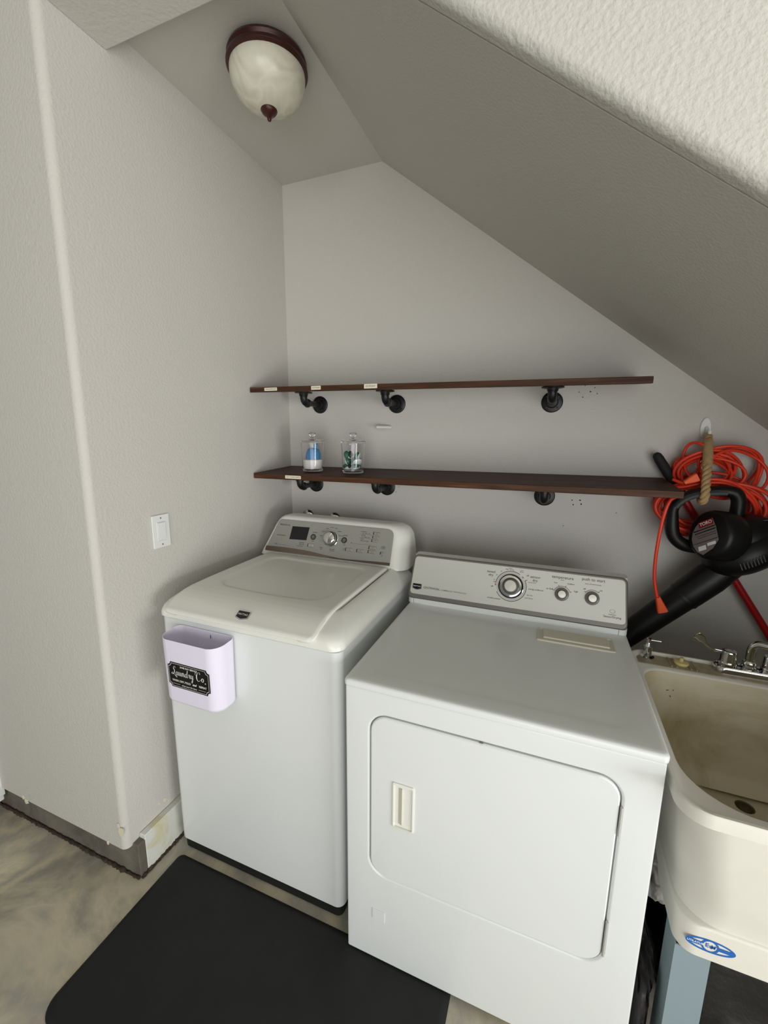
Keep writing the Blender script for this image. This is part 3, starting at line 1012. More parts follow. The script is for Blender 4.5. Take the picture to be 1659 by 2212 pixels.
word = L_ + a_(1.25) + u_(2.25) + n_(3.25) + d_(4.25) + r_(5.35) + y_(6.15)
C_ = [[(8.0, 1.9, TN), (7.7, 2.3, TN), (7.65, 1.6, TN), (8.0, 1.45, TN)], [(9.15, 1.9, TH), (9.0, 2.4, TN), (8.5, 2.2, TN), (8.05, 1.1, TH + .1), (8.25, .15, TH), (8.8, .0, TN), (9.4, .55, TN)]]
o_ = [[(9.95, 1.0, TN), (9.65, .75, TH), (9.65, .2, TH), (9.95, .0, TN), (10.2, .3, TH), (10.2, .8, TH), (9.95, 1.0, TN), (10.0, .8, TN)]]
script_word(word + C_ + o_, -0.066, 0.0005, 0.01235)
mb.arc(0.0, 0.0020, 0, 2 * PI, SL @ T((0.0665, -0.0025, 0)), 12)
obj('lettering', mb, M_whiteink, sign, 0)

# ------------------------------------------------------------------ dryer
DX0, DX1, DY0, DY1 = 0.7955, 1.5325, -0.9613, -0.262
dryer = thing('clothes_dryer', 'white front-loading clothes dryer with a silver dial console, between washer and sink', 'clothes dryer', ((DX0 + DX1) / 2, (DY0 + DY1) / 2, 0))
DOX0, DOX1, DOZ0, DOZ1 = 0.870, 1.457, 0.325, 0.825
mb = MB()
def dr_(x0, x1, z0, z1, r, y):
    return [(x, y, z) for x, z in rrect(x0, x1, z0, z1, r, 8)]
F = DY0
mb.rings([dr_(DX0, DX1, 0.018, 0.893, .004, DY1), dr_(DX0, DX1, 0.018, 0.893, .004, F + .006), dr_(DX0 + .0018, DX1 - .0018, 0.0198, 0.8912, .004, F + .0018), dr_(DX0 + .006, DX1 - .006, 0.024, 0.887, .004, F),
          dr_(DOX0 - .010, DOX1 + .010, DOZ0 - .010, DOZ1 + .010, .058, F), dr_(DOX0 - .006, DOX1 + .006, DOZ0 - .006, DOZ1 + .006, .054, F + .0012), dr_(DOX0 - .0035, DOX1 + .0035, DOZ0 - .0035, DOZ1 + .0035, .0515, F + .004),
          dr_(DOX0 - .003, DOX1 + .003, DOZ0 - .003, DOZ1 + .003, .051, F + .016)])
obj('cabinet', mb, M_white, dryer, 35)
for (x, y) in ((DX0 + .05, DY0 + .06), (DX1 - .05, DY0 + .06), (DX0 + .05, DY1 - .06), (DX1 - .05, DY1 - .06)):
    mb = MB()
    mb.lathe([(0.0, 0.0145 if y < -.6 else 0.0005), (0.018, 0.0145 if y < -.6 else 0.0005), (0.018, 0.019)], 14, T((x, y, 0)), cap0=False)
    obj('foot', mb, M_base, dryer, 40)
# top panel
mb = MB()
def tp_(z, d, r=.012):
    return [(x, y, z) for x, y in rrect(DX0 - .002 + d, DX1 + .002 - d, DY0 - .007 + d, DY1, 0, 5, (.004, .004, r, r))]
mb.rings([tp_(0.8945, .003), tp_(0.896, .0005), tp_(0.900, 0), tp_(0.908, 0), tp_(0.9125, .002), tp_(0.9150, .006), tp_(0.9162, .014), tp_(0.9162, .05, .03), tp_(0.9150, .058, .03), tp_(0.9142, .075, .03)])
dtop = obj('top_panel', mb, M_white, dryer, 60)
# door with a pocket for the handle
def door_mesh():
    m = MB()
    y0 = F - 0.0015
    m.rings([dr_(DOX0, DOX1, DOZ0, DOZ1, .048, F + .014), dr_(DOX0, DOX1, DOZ0, DOZ1, .048, F + .003), dr_(DOX0 + .0008, DOX1 - .0008, DOZ0 + .0008, DOZ1 - .0008, .0475, F + .0008),
             dr_(DOX0 + .004, DOX1 - .004, DOZ0 + .004, DOZ1 - .004, .045, y0), dr_(0.9365, 0.9945, 0.5065, 0.6425, .004, y0), dr_(0.9365, 0.9945, 0.5065, 0.6425, .004, F + .012)], cap0=True, cap1=False)
    return m
door = obj('door', door_mesh(), M_white, dryer, 35)
yo = F - 0.0015
mb = MB()
mb.rings([dr_(0.9350, 0.996, 0.505, 0.644, .005, yo + .0005), dr_(0.9350, 0.996, 0.505, 0.644, .005, yo - .003), dr_(0.9365, 0.9945, 0.5065, 0.6425, .0045, yo - .004), dr_(0.9395, 0.9915, 0.5095, 0.6395, .004, yo - .004),
          dr_(0.9400, 0.9910, 0.5100, 0.6390, .004, yo + .001), dr_(0.9405, 0.9905, 0.5105, 0.6385, .004, yo + .013)])
hd = obj('handle', mb, M_whitep, door, 35)
mb = MB()
mb.prism([(0.9405, 0.0), (0.9405, -0.010), (0.9615, -0.0195), (0.9630, -0.0195), (0.9630, 0)], 0.520, 0.630, Matrix(((1, 0, 0, 0), (0, 1, 0, yo + 0.0155), (0, 0, 1, 0), (0, 0, 0, 1))))
obj('grip', mb, M_creamp, door, 30)
for zc, h in ((0.728, 0.072), (0.409, 0.098)):
    mb = MB()
    mb.tube([(1.461, F - .002, zc - h / 2), (1.461, F - .002, zc + h / 2)], 0.0030, 12)
    mb.box((1.4585, F - 0.0010, zc - h / 2 + .004), (1.4655, F + 0.0006, zc + h / 2 - .004), 0.0005, 1)
    obj('hinge', mb, M_dull, dryer, 40)
mb = MB()
mb.prism(rrect(0.8775, 0.9155, 0.1645, 0.1995, .001, 2), 0, 0.0022, XZ((0, F + 0.0002, 0)), 0.0007, 1)
obj('cover_plate', mb, M_white, dryer, 30)
mb = MB()
mb.box((1.153, F - .0022, .8262), (1.163, F + .001, .8300), .001, 1)
obj('door_catch', mb, M_greyrim, dryer, 30)
# lint screen cover
mb = MB()
mb.rings([[(x, y, z) for x, y in rrect(1.262 + d, 1.487 - d, -0.546 + d, -0.4585 - d, .006, 4)] for z, d in ((0.9140, 0), (0.9178, .0005), (0.9190, .002), (0.9190, .005), (0.9168, .006))])
mb.box((1.281, -0.529, 0.9150), (1.472, -0.470, 0.9225), 0.003, 3)
obj('lint_screen_cover', mb, M_creamp, dtop, 40)
# console
mb = MB()
mb.rings([[(x, y, z) for x, y in rrect(DX0 - .008, DX1 + .002, -0.412, DY1, 0, 6, (.005, .005, .020, .020))] for z in (0.9143, 0.934)])
mb.rings([[(x, y, z) for x, y in rrect(DX0 - .004, DX1 - .002, yf, yb, 0, 5, (.01, .01, .012, .012))] for z, yf, yb in ((0.934, -0.392, -0.265), (1.06, -0.350, -0.272), (1.085, -0.335, -0.285))])
dcon = obj('console', mb, M_white, dryer, 40)
DU = Vector((0, 0.054, 0.154)).normalized()
DM = frame((0, -0.4105, 0.935), (1, 0, 0), DU)
dv = lambda z: (z - 0.935) / DU.z
mb = MB()
mb.rings([[(x, y, q) for x, y in quadr([(0.787 + d, dv(0.9335) + d), (1.533 - d, dv(0.9335) + d), (1.526 - d, dv(1.093) - d), (0.797 + d, dv(1.093) - d)], .020)] for q, d in ((-0.030, .004), (-0.008, 0), (0.0, 0), (0.003, .002), (0.0042, .006))], mx=DM)
rim = obj('console_rim', mb, M_greyrim, dcon, 40)
mb = MB()
mb.rings([[(x, y, q) for x, y in quadr([(0.795 + d, dv(0.950) + d), (1.526 - d, dv(0.950) + d), (1.519 - d, dv(1.0855) - d), (0.802 + d, dv(1.0855) - d)], .014)] for q, d in ((0.0040, 0), (0.0052, .0005), (0.0058, .002))], mx=DM)
dpan = obj('control_panel', mb, M_dpanel, dryer, 40)
for x in (0.812, 1.508):
    mb = MB()
    mb.box((x - .0006, -0.4124, 0.916), (x + .0006, -0.40, 0.934))
    obj('console_seam', mb, M_greyrim, dcon, 0)
DF = DM @ T((0, 0, 0.0060))


def knob(x, z, r_skirt, r_cap, h, ang):
    k = DF @ T((x, dv(z), 0))
    m = MB()
    m.lathe([(r_skirt, 0), (r_skirt, .002), (r_skirt * .93, h * .5), (r_cap * 1.25, h * .62), (r_cap * 1.12, h * .9), (r_cap * 1.0, h), (0, h)], 40, k, cap1=False)
    m.box((r_cap * 1.1, -.0006, h * .6), (r_skirt * .95, .0006, h * .72), 0, 1, k @ Matrix.Rotation(ang, 4, 'Z'))
    o_ = obj('knob', m, M_greyrim, dpan, 40)
    m = MB()
    m.lathe([(r_cap * .98, h + .0001), (r_cap * .95, h + .0012), (0, h + .0014)], 36, k, cap1=False)
    obj('knob_cap', m, M_satin, dpan, 40)


DKX, DKZ = 1.1625, 1.0215
mb = MB()
mb.lathe([(0.0435, 0.0), (0.0435, 0.0015), (0.0405, 0.003), (0.0385, 0.0015), (0.037, 0.004), (0.030, 0.005)], 48, DF @ T((DKX, dv(DKZ), 0)), cap0=False)
obj('dial_skirt', mb, M_chrome, dpan, 40)
mb = MB()
mb.arc(0.0385, 0.0425, 0, 2 * PI, DF @ T((DKX, dv(DKZ), 0.0033)), 48)
obj('dial_ring', mb, M_black, dpan, 0)
knob(DKX, DKZ + .001, 0.030, 0.0205, 0.020, 0.1)
knob(1.3305, 1.0175, 0.0225, 0.0125, 0.016, 0.6)
knob(1.424, 1.0175, 0.0225, 0.0125, 0.016, 0.8)
cen = DF @ T((DKX, dv(DKZ), 0.0002))
D2 = math.radians
for (r0, r1, a0, a1) in ((0.0515, 0.0535, 172, 58), (0.0515, 0.0535, 28, -152), (0.0470, 0.0476, 0, 360)):
    mb = MB()
    mb.arc(r0, r1, D2(a0), D2(a1), cen, 50)
    if r1 > .05:
        q = 172 if a0 == 172 else 28
        mb.box((0.0515, -.0008, 0), (0.061, .0008, .0002), 0, 1, cen @ Matrix.Rotation(D2(q), 4, 'Z'))
    obj('dial_scale', mb, M_ink, dpan, 0)
for (kx, a0, a1, ticks) in ((1.3305, 158, 22, (158, 112, 68, 22)), (1.424, 140, 50, (140, 50))):
    cc = DF @ T((kx, dv(1.0175), 0.0002))
    mb = MB()
    mb.arc(0.0262, 0.0276, D2(a0), D2(a1), cc, 24)
    for a in ticks:
        mb.box((0.0262, -.0008, 0), (0.032, .0008, .0002), 0, 1, cc @ Matrix.Rotation(D2(a), 4, 'Z'))
    obj('knob_scale', mb, M_ink, dpan, 0)
ink2 = M_ink


def t2(t, x, z, q, al='CENTER'):
    m = MB()
    m.text(t, q, DF @ T((x, dv(z), 0.0002)), al, bold=0.00006)
    obj('lettering', m, ink2, dpan, 0)


t2('timed', 1.091, 1.062, .0125)
t2('dry', 1.091, 1.051, .0125)
t2('sensor', 1.242, 1.061, .0125)
t2('dry', 1.242, 1.050, .0125)
t2('temperature', 1.330, 1.0705, .0135)
t2('push to start', 1.4245, 1.0745, .0135)
t2('CENTENNIAL', 0.8465, 0.9765, .0105, 'LEFT')
t2('SensorDrying', 1.486, 0.9685, .0095)
t2('off', 1.098, 1.0135, .0075)
t2('off', 1.2165, 1.063, .0075)
t2('low', 1.309, 1.052, .007)
t2('medium', 1.357, 1.053, .007)
t2('high', 1.374, 1.0315, .0075)
t2('air fluff', 1.291, 1.030, .0075)
t2('off', 1.399, 1.0435, .0075)
t2('on', 1.4495, 1.0445, .0075)
t2('energy preferred', 1.222, 1.0205, .0072, 'LEFT')
t2('wrinkle prevent', 1.108, 0.9745, .0072)
ink2 = M_inklight
t2('COMMERCIAL TECHNOLOGY', 0.914, 0.9755, .0072, 'LEFT')
t2('moisture', 1.486, 0.976, .006)
t2('shuts off automatically', 1.4245, 1.0605, .0055)
t2('more dry', 1.220, 1.042, .0065, 'LEFT')
t2('less dry', 1.218, 1.000, .0065, 'LEFT')
t2('cool down', 1.212, 0.990, .0065, 'LEFT')
t2('heavy', 1.157, 1.0805, .006)
t2('60  70  80', 1.157, 1.0755, .006)
t2('cool', 1.196, 1.0775, .006)
t2('down', 1.196, 1.0725, .006)
for i, s in enumerate(('10', '20', '30', '40')):
    a = D2(165 - i * 19)
    t2(s, DKX + .061 * math.cos(a), DKZ + .0575 * math.sin(a), .006)
t2('fabric', 1.330, 1.0625, .005)
mb = MB()
mb.arc(0.0065, 0.0075, 0, 2 * PI, DF @ T((1.486, dv(0.986), 0.0002)) @ Matrix.Diagonal((1.1, .8, 1, 1)), 20)
obj('emblem', mb, M_inklight, dpan, 0)
for a in (43, 180):
    mb = MB()
    mb.box((0.0510, -.0035, 0), (0.0540, .0035, .0002), 0, 1, cen @ Matrix.Rotation(D2(a), 4, 'Z'))
    obj('off_mark', mb, M_redink, dpan, 0)
badge(dryer, DF @ Vector((0.8215, dv(0.9765), 0)), (1, 0, 0), DU, 0.036)

# ------------------------------------------------------------------ floor mat
mb = MB()
def mring(z, d):
    return [(x, y, z) for x, y in rrect(0.086 + d, 1.112 - d, -1.412 + d, -0.927 - d, .055, 8, (.02, .02, .055, .055))]
mb.rings([mring(0.0005, 0.0), mring(0.004, 0.0), mring(0.010, 0.006), mring(0.0135, 0.013), mring(0.014, 0.022)])
tag(obj('floor_mat', mb, M_mat, None, 60, origin=(0.6, -1.17, 0)), 'thick black cushioned mat on the concrete floor in front of the machines', 'mat')

# ------------------------------------------------------------------ utility sink
SX0, SX1, SYB, SYF, SZ = 1.5405, 2.146, -0.378, -1.040, 0.866
sink = thing('utility_sink', 'cream plastic laundry tub on blue-grey legs, right of the dryer', 'sink', ((SX0 + SX1) / 2, (SYB + SYF) / 2, 0))
def sr(z, xl, xr, yf, yb, r):
    return [(x, y, z) for x, y in rrect(xl, xr, yf, yb, 0, 8, r if isinstance(r, tuple) else (r, r, r, r))]
mb = MB()
mb.rings([sr(0.430, 1.606, 2.080, -0.932, -0.486, .035), sr(0.428, 1.602, 2.084, -0.938, -0.480, .037), sr(0.500, 1.600, 2.086, -0.938, -0.480, .04), sr(0.506, 1.602, 2.084, -0.936, -0.482, .05), sr(0.508, 1.606, 2.080, -0.932, -0.486, .075),
          sr(0.56, 1.602, 2.084, -0.940, -0.475, .085), sr(0.835, 1.556, 2.130, -1.018, -0.394, .075),
          sr(0.836, 1.543, 2.143, -1.036, -0.381, .058), sr(0.838, SX0, SX1, SYF, SYB, .055), sr(0.862, SX0, SX1, SYF, SYB, .055), sr(SZ, SX0 + .003, SX1 - .003, SYF + .003, SYB - .003, .053),
          sr(SZ, SX0 + .009, SX1 - .009, SYF + .009, SYB - .009, .05), sr(SZ - .004, SX0 + .012, SX1 - .012, SYF + .012, SYB - .012, .05), sr(SZ - .007, SX0 + .018, SX1 - .018, SYF + .020, SYB - .020, .055), sr(SZ - .009, SX0 + .024, SX1 - .024, SYF + .034, -0.468, (.06, .06, .115, .115)), sr(SZ - .016, SX0 + .028, SX1 - .028, SYF + .042, -0.474, (.06, .06, .12, .12))], cap1=False)
tub = obj('tub', mb, M_sink, sink, 50)
mb = MB()
mb.rings([sr(SZ - .016, SX0 + .0278, SX1 - .0278, SYF + .0418, -0.4738, (.06, .06, .12, .12)), sr(SZ - .03, SX0 + .032, SX1 - .032, SYF + .048, -0.481, (.065, .065, .12, .12)),
          sr(0.61, SX0 + .080, SX1 - .080, SYF + .112, -0.535, .085), sr(0.585, SX0 + .090, SX1 - .090, SYF + .122, -0.55, .08), sr(0.572, SX0 + .12, SX1 - .12, SYF + .15, -0.575, .07), sr(0.560, 1.76, 1.89, -0.66, -0.54, .045), sr(0.557, 1.804, 1.848, -0.617, -0.573, .0219)], cap0=False, cap1=False)
basin = obj('basin', mb, M_basin, sink, 50)
mb = MB()
mb.lathe([(0.0225, 0.5572), (0.019, 0.5550), (0.018, 0.545), (0.014, 0.539), (0.0, 0.538)], 32, T((1.826, -0.595, 0)), cap0=False, cap1=False)
obj('drain', mb, ramp_mat('rusty_drain', [(0.3, (70, 60, 36)), (0.7, (112, 98, 64))], 30, rough=0.7), basin, 40)
mb = MB()
mb.box((SX0 + .022, -0.462, SZ - .0085), (SX1 - .022, SYB - .018, SZ - .0060), .001, 1)
for x in (1.650, 1.664, 1.700, 1.715):
    mb.box((x, -0.458, SZ - .0065), (x + .005, SYB - .022, SZ - .0025), .0012, 1)
obj('faucet_deck', mb, M_deck, tub, 30)
for (sx, sy) in ((0, 0), (1, 0), (0, 1), (1, 1)):
    mb = MB()
    x = 1.604 if sx == 0 else 2.082
    y = -0.929 if sy == 0 else -0.489
    dx, dy = (1 if sx == 0 else -1), (1 if sy == 0 else -1)
    poly = [(0, 0), (.068, 0), (.068, .003), (.003, .003), (.003, .068), (0, .068)]
    poly = [(x + a * dx, y + b * dy) for a, b in poly]
    mb.prism(poly, 0.0005, 0.4275, None)
    obj('leg', mb, M_leg, sink, 30)
# maker's mark on the skirt
LG = frame((1.662, -0.9382, 0.4650), (1, 0, 0), (0, 0, 1)) @ T((0, 0, 0.0004))
mb = MB()
E_ = lambda a, b, m_: mb.arc(1.0 - 0.0001, 1.0, 0, 2 * PI, m_)
def ell_ring(a0, b0, a1, b1, z, n=48):
    for i in range(n):
        p, q = 2 * PI * i / n, 2 * PI * (i + 1) / n
        mb.flat([(a0 * math.cos(p), b0 * math.sin(p)), (a1 * math.cos(p), b1 * math.sin(p)), (a1 * math.cos(q), b1 * math.sin(q)), (a0 * math.cos(q), b0 * math.sin(q))], LG @ T((0, 0, z)))
ell_ring(0.0395, 0.0125, 0.0455, 0.0165, 0)
mb.arc(0.0125, 0.0165, 0, 2 * PI, LG @ T((0, 0, .0002)), 32)
mb.box((-0.041, -0.0050, 0), (-0.0145, 0.0050, 0.0003), 0, 1, LG)
mb.box((0.0145, -0.0044, 0), (0.041, 0.0044, 0.0003), 0, 1, LG)
mb.text('E', 0.014, LG @ T((-0.0055, 0.0005, .0003)), bold=.0002)
mb.text('M', 0.0125, LG @ T((0.0045, 0.0, .0003)), bold=.0002, shear=.3)
mb.text('D', 0.009, LG @ T((0.003, -0.002, .0003)), bold=.0002, shear=-.3)
mk = obj('maker_mark', mb, M_blue, sink, 0)
mk['label'] = 'blue oval maker mark'
mb = MB()
mb.text('UTILATUB', 0.0066, LG @ T((-0.0272, 0, .0006)), bold=.0001)
obj('lettering', mb, M_whiteink, mk, 0)
mb = MB()                                       # scuffs on the basin wall
for (x, z, l, a) in ((1.625, .795, .014, .2), (1.640, .800, .008, .3), (1.632, .782, .005, -.6), (1.648, .784, .007, -.9), (1.655, .803, .004, 1.0)):
    yb_ = -0.483 - (SZ - .03 - z) * 0.052 / 0.236
    mb.prism([(-l / 2, 0), (0, .0012), (l / 2, 0.0004), (0, -.001)], 0, 0.0008, frame((x, yb_ - .0004, z), (math.cos(a), 0, math.sin(a)), (-math.sin(a), -.2, math.cos(a))))
obj('scuff', mb, M_grime, basin, 0)

# faucet on the deck
FZ, FYc = SZ - 0.0061, -0.420
fa = thing('faucet', 'chrome two-handle faucet on the back ledge of the laundry tub', 'faucet', (1.85, FYc, FZ))
mb = MB()
mb.rings([[(x, y, z) for x, y in rrect(1.766 + d, 1.938 - d, FYc - .027 + d, FYc + .027 - d, .022, 6)] for z, d in ((FZ + .0003, 0), (FZ + .016, .001), (FZ + .021, .004), (FZ + .0225, .009))])
obj('base_plate', mb, M_chrome, fa, 40)
for x, s in ((1.799, -1), (1.901, 1)):
    mb = MB()
    mb.lathe([(0.023, FZ + .022), (0.0235, FZ + .030), (0.0205, FZ + .034), (0.0195, FZ + .062), (0.017, FZ + .066), (0.012, FZ + .0665), (0.011, FZ + .0655), (0, FZ + .0655)], 28, T((x, FYc, 0)), cap1=False)
    h = obj('handle', mb, M_chrome, fa, 40)
    mb = MB()
    pts = spline([(x + s * .012, FYc, FZ + .058), (x + s * .035, FYc, FZ + .060), (x + s * .052, FYc - .002, FZ + .068), (x + s * .068, FYc - .004, FZ + .083), (x + s * .080, FYc - .005, FZ + .094), (x + s * .092, FYc - .006, FZ + .099)], 5)
    n = len(pts)
    rings = []
    for i, p in enumerate(pts):
        u = i / (n - 1)
        wd = 0.006 if u < .55 else 0.006 + 0.011 * math.sin(min(1, (u - .55) / .3) * PI / 2) if u < .9 else 0.017 * math.sqrt(max(0.02, 1 - ((u - .88) / .125) ** 2))
        tg = (pts[min(i + 1, n - 1)] - pts[max(i - 1, 0)]).normalized()
        nn = Vector((0, 1, 0))
        bb = tg.cross(nn).normalized()
        nn, bb = (nn * .35 + bb * .94).normalized(), (bb * .35 - nn * .94).normalized()
        rings.append([p + nn * wd * math.cos(a) + bb * .0022 * math.sin(a) for a in [2 * PI * k / 12 for k in range(12)]])
    mb.rings(rings)
    obj('lever', mb, M_chrome, h, 50)
mb = MB()
mb.lathe([(0.019, FZ + .022), (0.019, FZ + .028), (0.016, FZ + .031), (0.0175, FZ + .036), (0.0165, FZ + .042), (0.0135, FZ + .045)], 28, T((1.850, FYc, 0)))
mb.tube(spline([(1.850, FYc, FZ + .04), (1.850, FYc, FZ + .075), (1.855, FYc - .003, FZ + .094), (1.872, FYc - .012, FZ + .102), (1.92, FYc - .04, FZ + .098), (1.985, FYc - .078, FZ + .088), (2.00, FYc - .087, FZ + .080), (2.003, FYc - .089, FZ + .066)], 6), 0.0115, 16)
obj('spout', mb, M_chrome, fa, 40)

tap = thing('deck_spigot', 'small chrome spigot with a side lever at the left end of the tub ledge', 'tap', (1.594, FYc + .006, FZ))
mb = MB()
mb.lathe([(0.020, FZ + .0003), (0.020, FZ + .003), (0.013, FZ + .005), (0.0115, FZ + .006), (0.0115, FZ + .032), (0.013, FZ + .033), (0.013, FZ + .036), (0.008, FZ + .041), (0.0055, FZ + .050), (0.0065, FZ + .056), (0.0065, FZ + .062), (0.0, FZ + .064)], 24, T((1.594, FYc + .006, 0)), cap1=False)
obj('body', mb, M_chrome, tap, 40)
mb = MB()
mb.tube([(1.594, FYc + .006, FZ + .057), (1.612, FYc + .006, FZ + .0575), (1.627, FYc + .006, FZ + .0575)], [.0028, .0026, .0032], 10)
obj('lever', mb, M_chrome, tap, 40)
mb = MB()
mb.lathe([(0.0, FZ + .0005), (0.019, FZ + .0005), (0.0205, FZ + .004), (0.019, FZ + .009), (0.008, FZ + .0105), (0.0055, FZ + .011), (0.0055, FZ + .021), (0.0, FZ + .0215)], 28, T((1.683, FYc - .006, 0)), cap0=False, cap1=False)
tag(obj('hole_plug', mb, M_yellow, None, 40, origin=(1.683, FYc - .006, FZ)), 'round yellowed plastic hole plug on the tub ledge, left of the faucet', 'plug')

# ------------------------------------------------------------------ things under the sink
def lump(c, dims, seed, amp, sub=5, fold=3.0):
    t = bmesh.new()
    bmesh.ops.create_icosphere(t, subdivisions=sub, radius=1)
    for v in t.verts:
        p = v.co.copy()
        q = Vector((abs(p.x) ** .6 * (1 if p.x > 0 else -1), abs(p.y) ** .6 * (1 if p.y > 0 else -1), abs(p.z) ** .6 * (1 if p.z > 0 else -1)))
        q *= 1 + amp * mnoise.noise(p * 1.6 + Vector((seed, 0, 0))) + amp * .5 * abs(mnoise.noise(Vector((p.x * fold * 2, p.y * fold * 2, p.z * 1.2)) + Vector((0, seed, 0)))) + amp * .25 * mnoise.noise(p * 7)
        v.co = Vector((q.x * dims[0], q.y * dims[1], max(-1.0, q.z) * dims[2])) + Vector(c)
        v.co.z = max(v.co.z, c[2] - dims[2])
    m = MB()
    m._merge(t)
    return m


tag(obj('rubbish_bag', lump((1.84, -0.64, 0.185), (0.215, 0.165, 0.184), 3.1, 0.22), M_bag, None, 60, origin=(1.84, -0.64, 0.0)), 'black plastic bag slumped on the floor under the laundry tub', 'bag')
tag(obj('crumpled_film', lump((1.612, -0.715, 0.395), (0.030, 0.05, 0.060), 8.3, 0.5, 4, 5), M_crumple, None, 40, origin=(1.612, -0.715, 0.335)), 'crumpled grey printed plastic wrap tucked between dryer and tub', 'wrap')

tag(obj('rubbish_bag', lump((1.570, -0.66, 0.150), (0.026, 0.235, 0.149), 5.7, 0.20), M_bag, None, 60, origin=(1.570, -0.66, 0.0)), 'narrow black plastic bag squeezed between the dryer side and the tub leg', 'bag')

# ------------------------------------------------------------------ wall hook, rope, cord, blower, pole tool
hook = thing('adhesive_hook', 'white oval adhesive hook on the back wall, holding the rope', 'hook', (1.774, 0, 1.582))
HKX = frame((1.774, 0, 1.582), (1, 0, 0), (0, 0, 1))
mb = MB()
mb.rings([[(.017 * k * math.cos(a), .038 * k * math.sin(a), q) for a in [2 * PI * i / 32 for i in range(32)]] for q, k in ((0.0005, 1.0), (0.004, 1.0), (0.006, .93), (0.007, .8))], mx=HKX)
obj('hook_plate', mb, M_trim, hook, 50)
mb = MB()
mb.tube(spline([(1.776, -.004, 1.585), (1.777, -.016, 1.573), (1.777, -.026, 1.560), (1.777, -.036, 1.556), (1.777, -.043, 1.562), (1.777, -.044, 1.572)], 5), [0.006] * 26, 12)
obj('hook_arm', mb, M_trim, hook, 50)

rope = thing('rope_strap', 'twisted tan jute rope hanging from the white hook and looped round the blower handle', 'rope', (1.772, -0.04, 1.55))
path = spline([(1.776, -0.034, 1.556), (1.770, -0.062, 1.538), (1.764, -0.098, 1.507), (1.757, -0.142, 1.450), (1.751, -0.172, 1.400), (1.747, -0.196, 1.365), (1.745, -0.194, 1.345), (1.746, -0.172, 1.338), (1.751, -0.150, 1.352)], 14)
mb = MB()
for ph in range(3):
    pts = []
    L = 0
    for i, p in enumerate(path):
        if i:
            L += (p - path[i - 1]).length
        tg = (path[min(i + 1, len(path) - 1)] - path[max(i - 1, 0)]).normalized()
        u = tg.cross(Vector((1, 0, 0))).normalized()
        v = tg.cross(u)
        a = L / 0.058 * 2 * PI + ph * 2 * PI / 3
        pts.append(p + (u * math.cos(a) + v * math.sin(a)) * 0.0062)
    mb.tube(pts, 0.0078, 10)
obj('rope_strand', mb, M_rope, rope, 60)
mb = MB()
wp = path[16:42]
mb.tube(wp, [0.0148 + 0.0005 * (i % 2) for i in range(len(wp))], 16)
obj('whipping', mb, M_rope, rope, 60)

cord = thing('extension_cord', 'coiled orange extension cord hanging on the back wall under the white hook', 'extension cord', (1.79, -0.05, 1.20))
mb = MB()
rc = random.Random(4)
def loop(cx, cz, rx, rz, y, tilt, n=36, wob=.06):
    ph = [rc.uniform(0, 6.3) for _ in range(4)]
    pts = []
    for i in range(n):
        a = 2 * PI * i / n
        k = 1 + wob * math.sin(2 * a + ph[0]) + wob * .7 * math.sin(3 * a + ph[1])
        x, z = rx * k * math.cos(a), rz * k * math.sin(a)
        pts.append((cx + x * math.cos(tilt) - z * math.sin(tilt), min(-0.012, y + .018 * math.sin(a + ph[2]) + .010 * math.sin(2 * a + ph[3])), cz + x * math.sin(tilt) + z * math.cos(tilt)))
    mb.tube(pts, 0.0052, 8, closed=True)
for i in range(7):                              # tight upper turns
    loop(1.775 + rc.uniform(-.015, .015), 1.425 + rc.uniform(-.01, .012), .088 + rc.uniform(-.018, .018), .068 + rc.uniform(-.012, .014), -.045 - i * .006, rc.uniform(-.3, .3))
for i in range(4):                              # loose turns to the upper right
    loop(1.852 + rc.uniform(-.01, .01), 1.430 + rc.uniform(-.012, .012), .098 + rc.uniform(-.014, .012), .078 + rc.uniform(-.010, .010), -.050 - i * .010, -.45 + rc.uniform(-.25, .25), wob=.08)
for i in range(14):                             # wide lower turns
    loop(1.795 + rc.uniform(-.012, .012), 1.305 + rc.uniform(-.014, .014), .150 + rc.uniform(-.022, .020), .088 + rc.uniform(-.016, .016), -.035 - i * .007, rc.uniform(-.15, .12), 44, .045)
loop(1.742, 1.468, .034, .066, -.075, .15)
mb.tube(spline([(1.672, -.105, 1.40), (1.705, -.128, 1.392), (1.76, -.135, 1.408), (1.83, -.135, 1.402), (1.90, -.12, 1.355), (1.935, -.10, 1.29), (1.94, -.09, 1.24)], 8), 0.0055, 8)
mb.tube(spline([(1.66, -.115, 1.372), (1.70, -.130, 1.378), (1.76, -.140, 1.396), (1.83, -.138, 1.392), (1.905, -.12, 1.335), (1.925, -.10, 1.27), (1.92, -.09, 1.22)], 8), 0.0055, 8)
mb.tube(spline([(1.69, -.15, 1.365), (1.665, -.205, 1.352), (1.643, -.222, 1.335), (1.630, -.225, 1.27), (1.624, -.225, 1.158), (1.628, -.225, 1.068), (1.642, -.225, 1.003), (1.647, -.225, 0.985)], 9), 0.0055, 8)
obj('cord_coil', mb, M_orange, cord, 60)
mb = MB()
mb.rings([[(x, y, z) for x, y in rrect(-wd, wd, -.011, .011, .006, 4)] for z, wd in ((0, .008), (.012, .0095), (.03, .0125), (.052, .0165), (.056, .016))], mx=frame((1.645, -.225, .999), (.9, 0, .42), (0, -1, 0)) if False else T((1.645, -.225, .999)) @ Matrix.Rotation(PI - .38, 4, 'Y'))
obj('plug', mb, M_plug, cord, 40)
mb = MB()
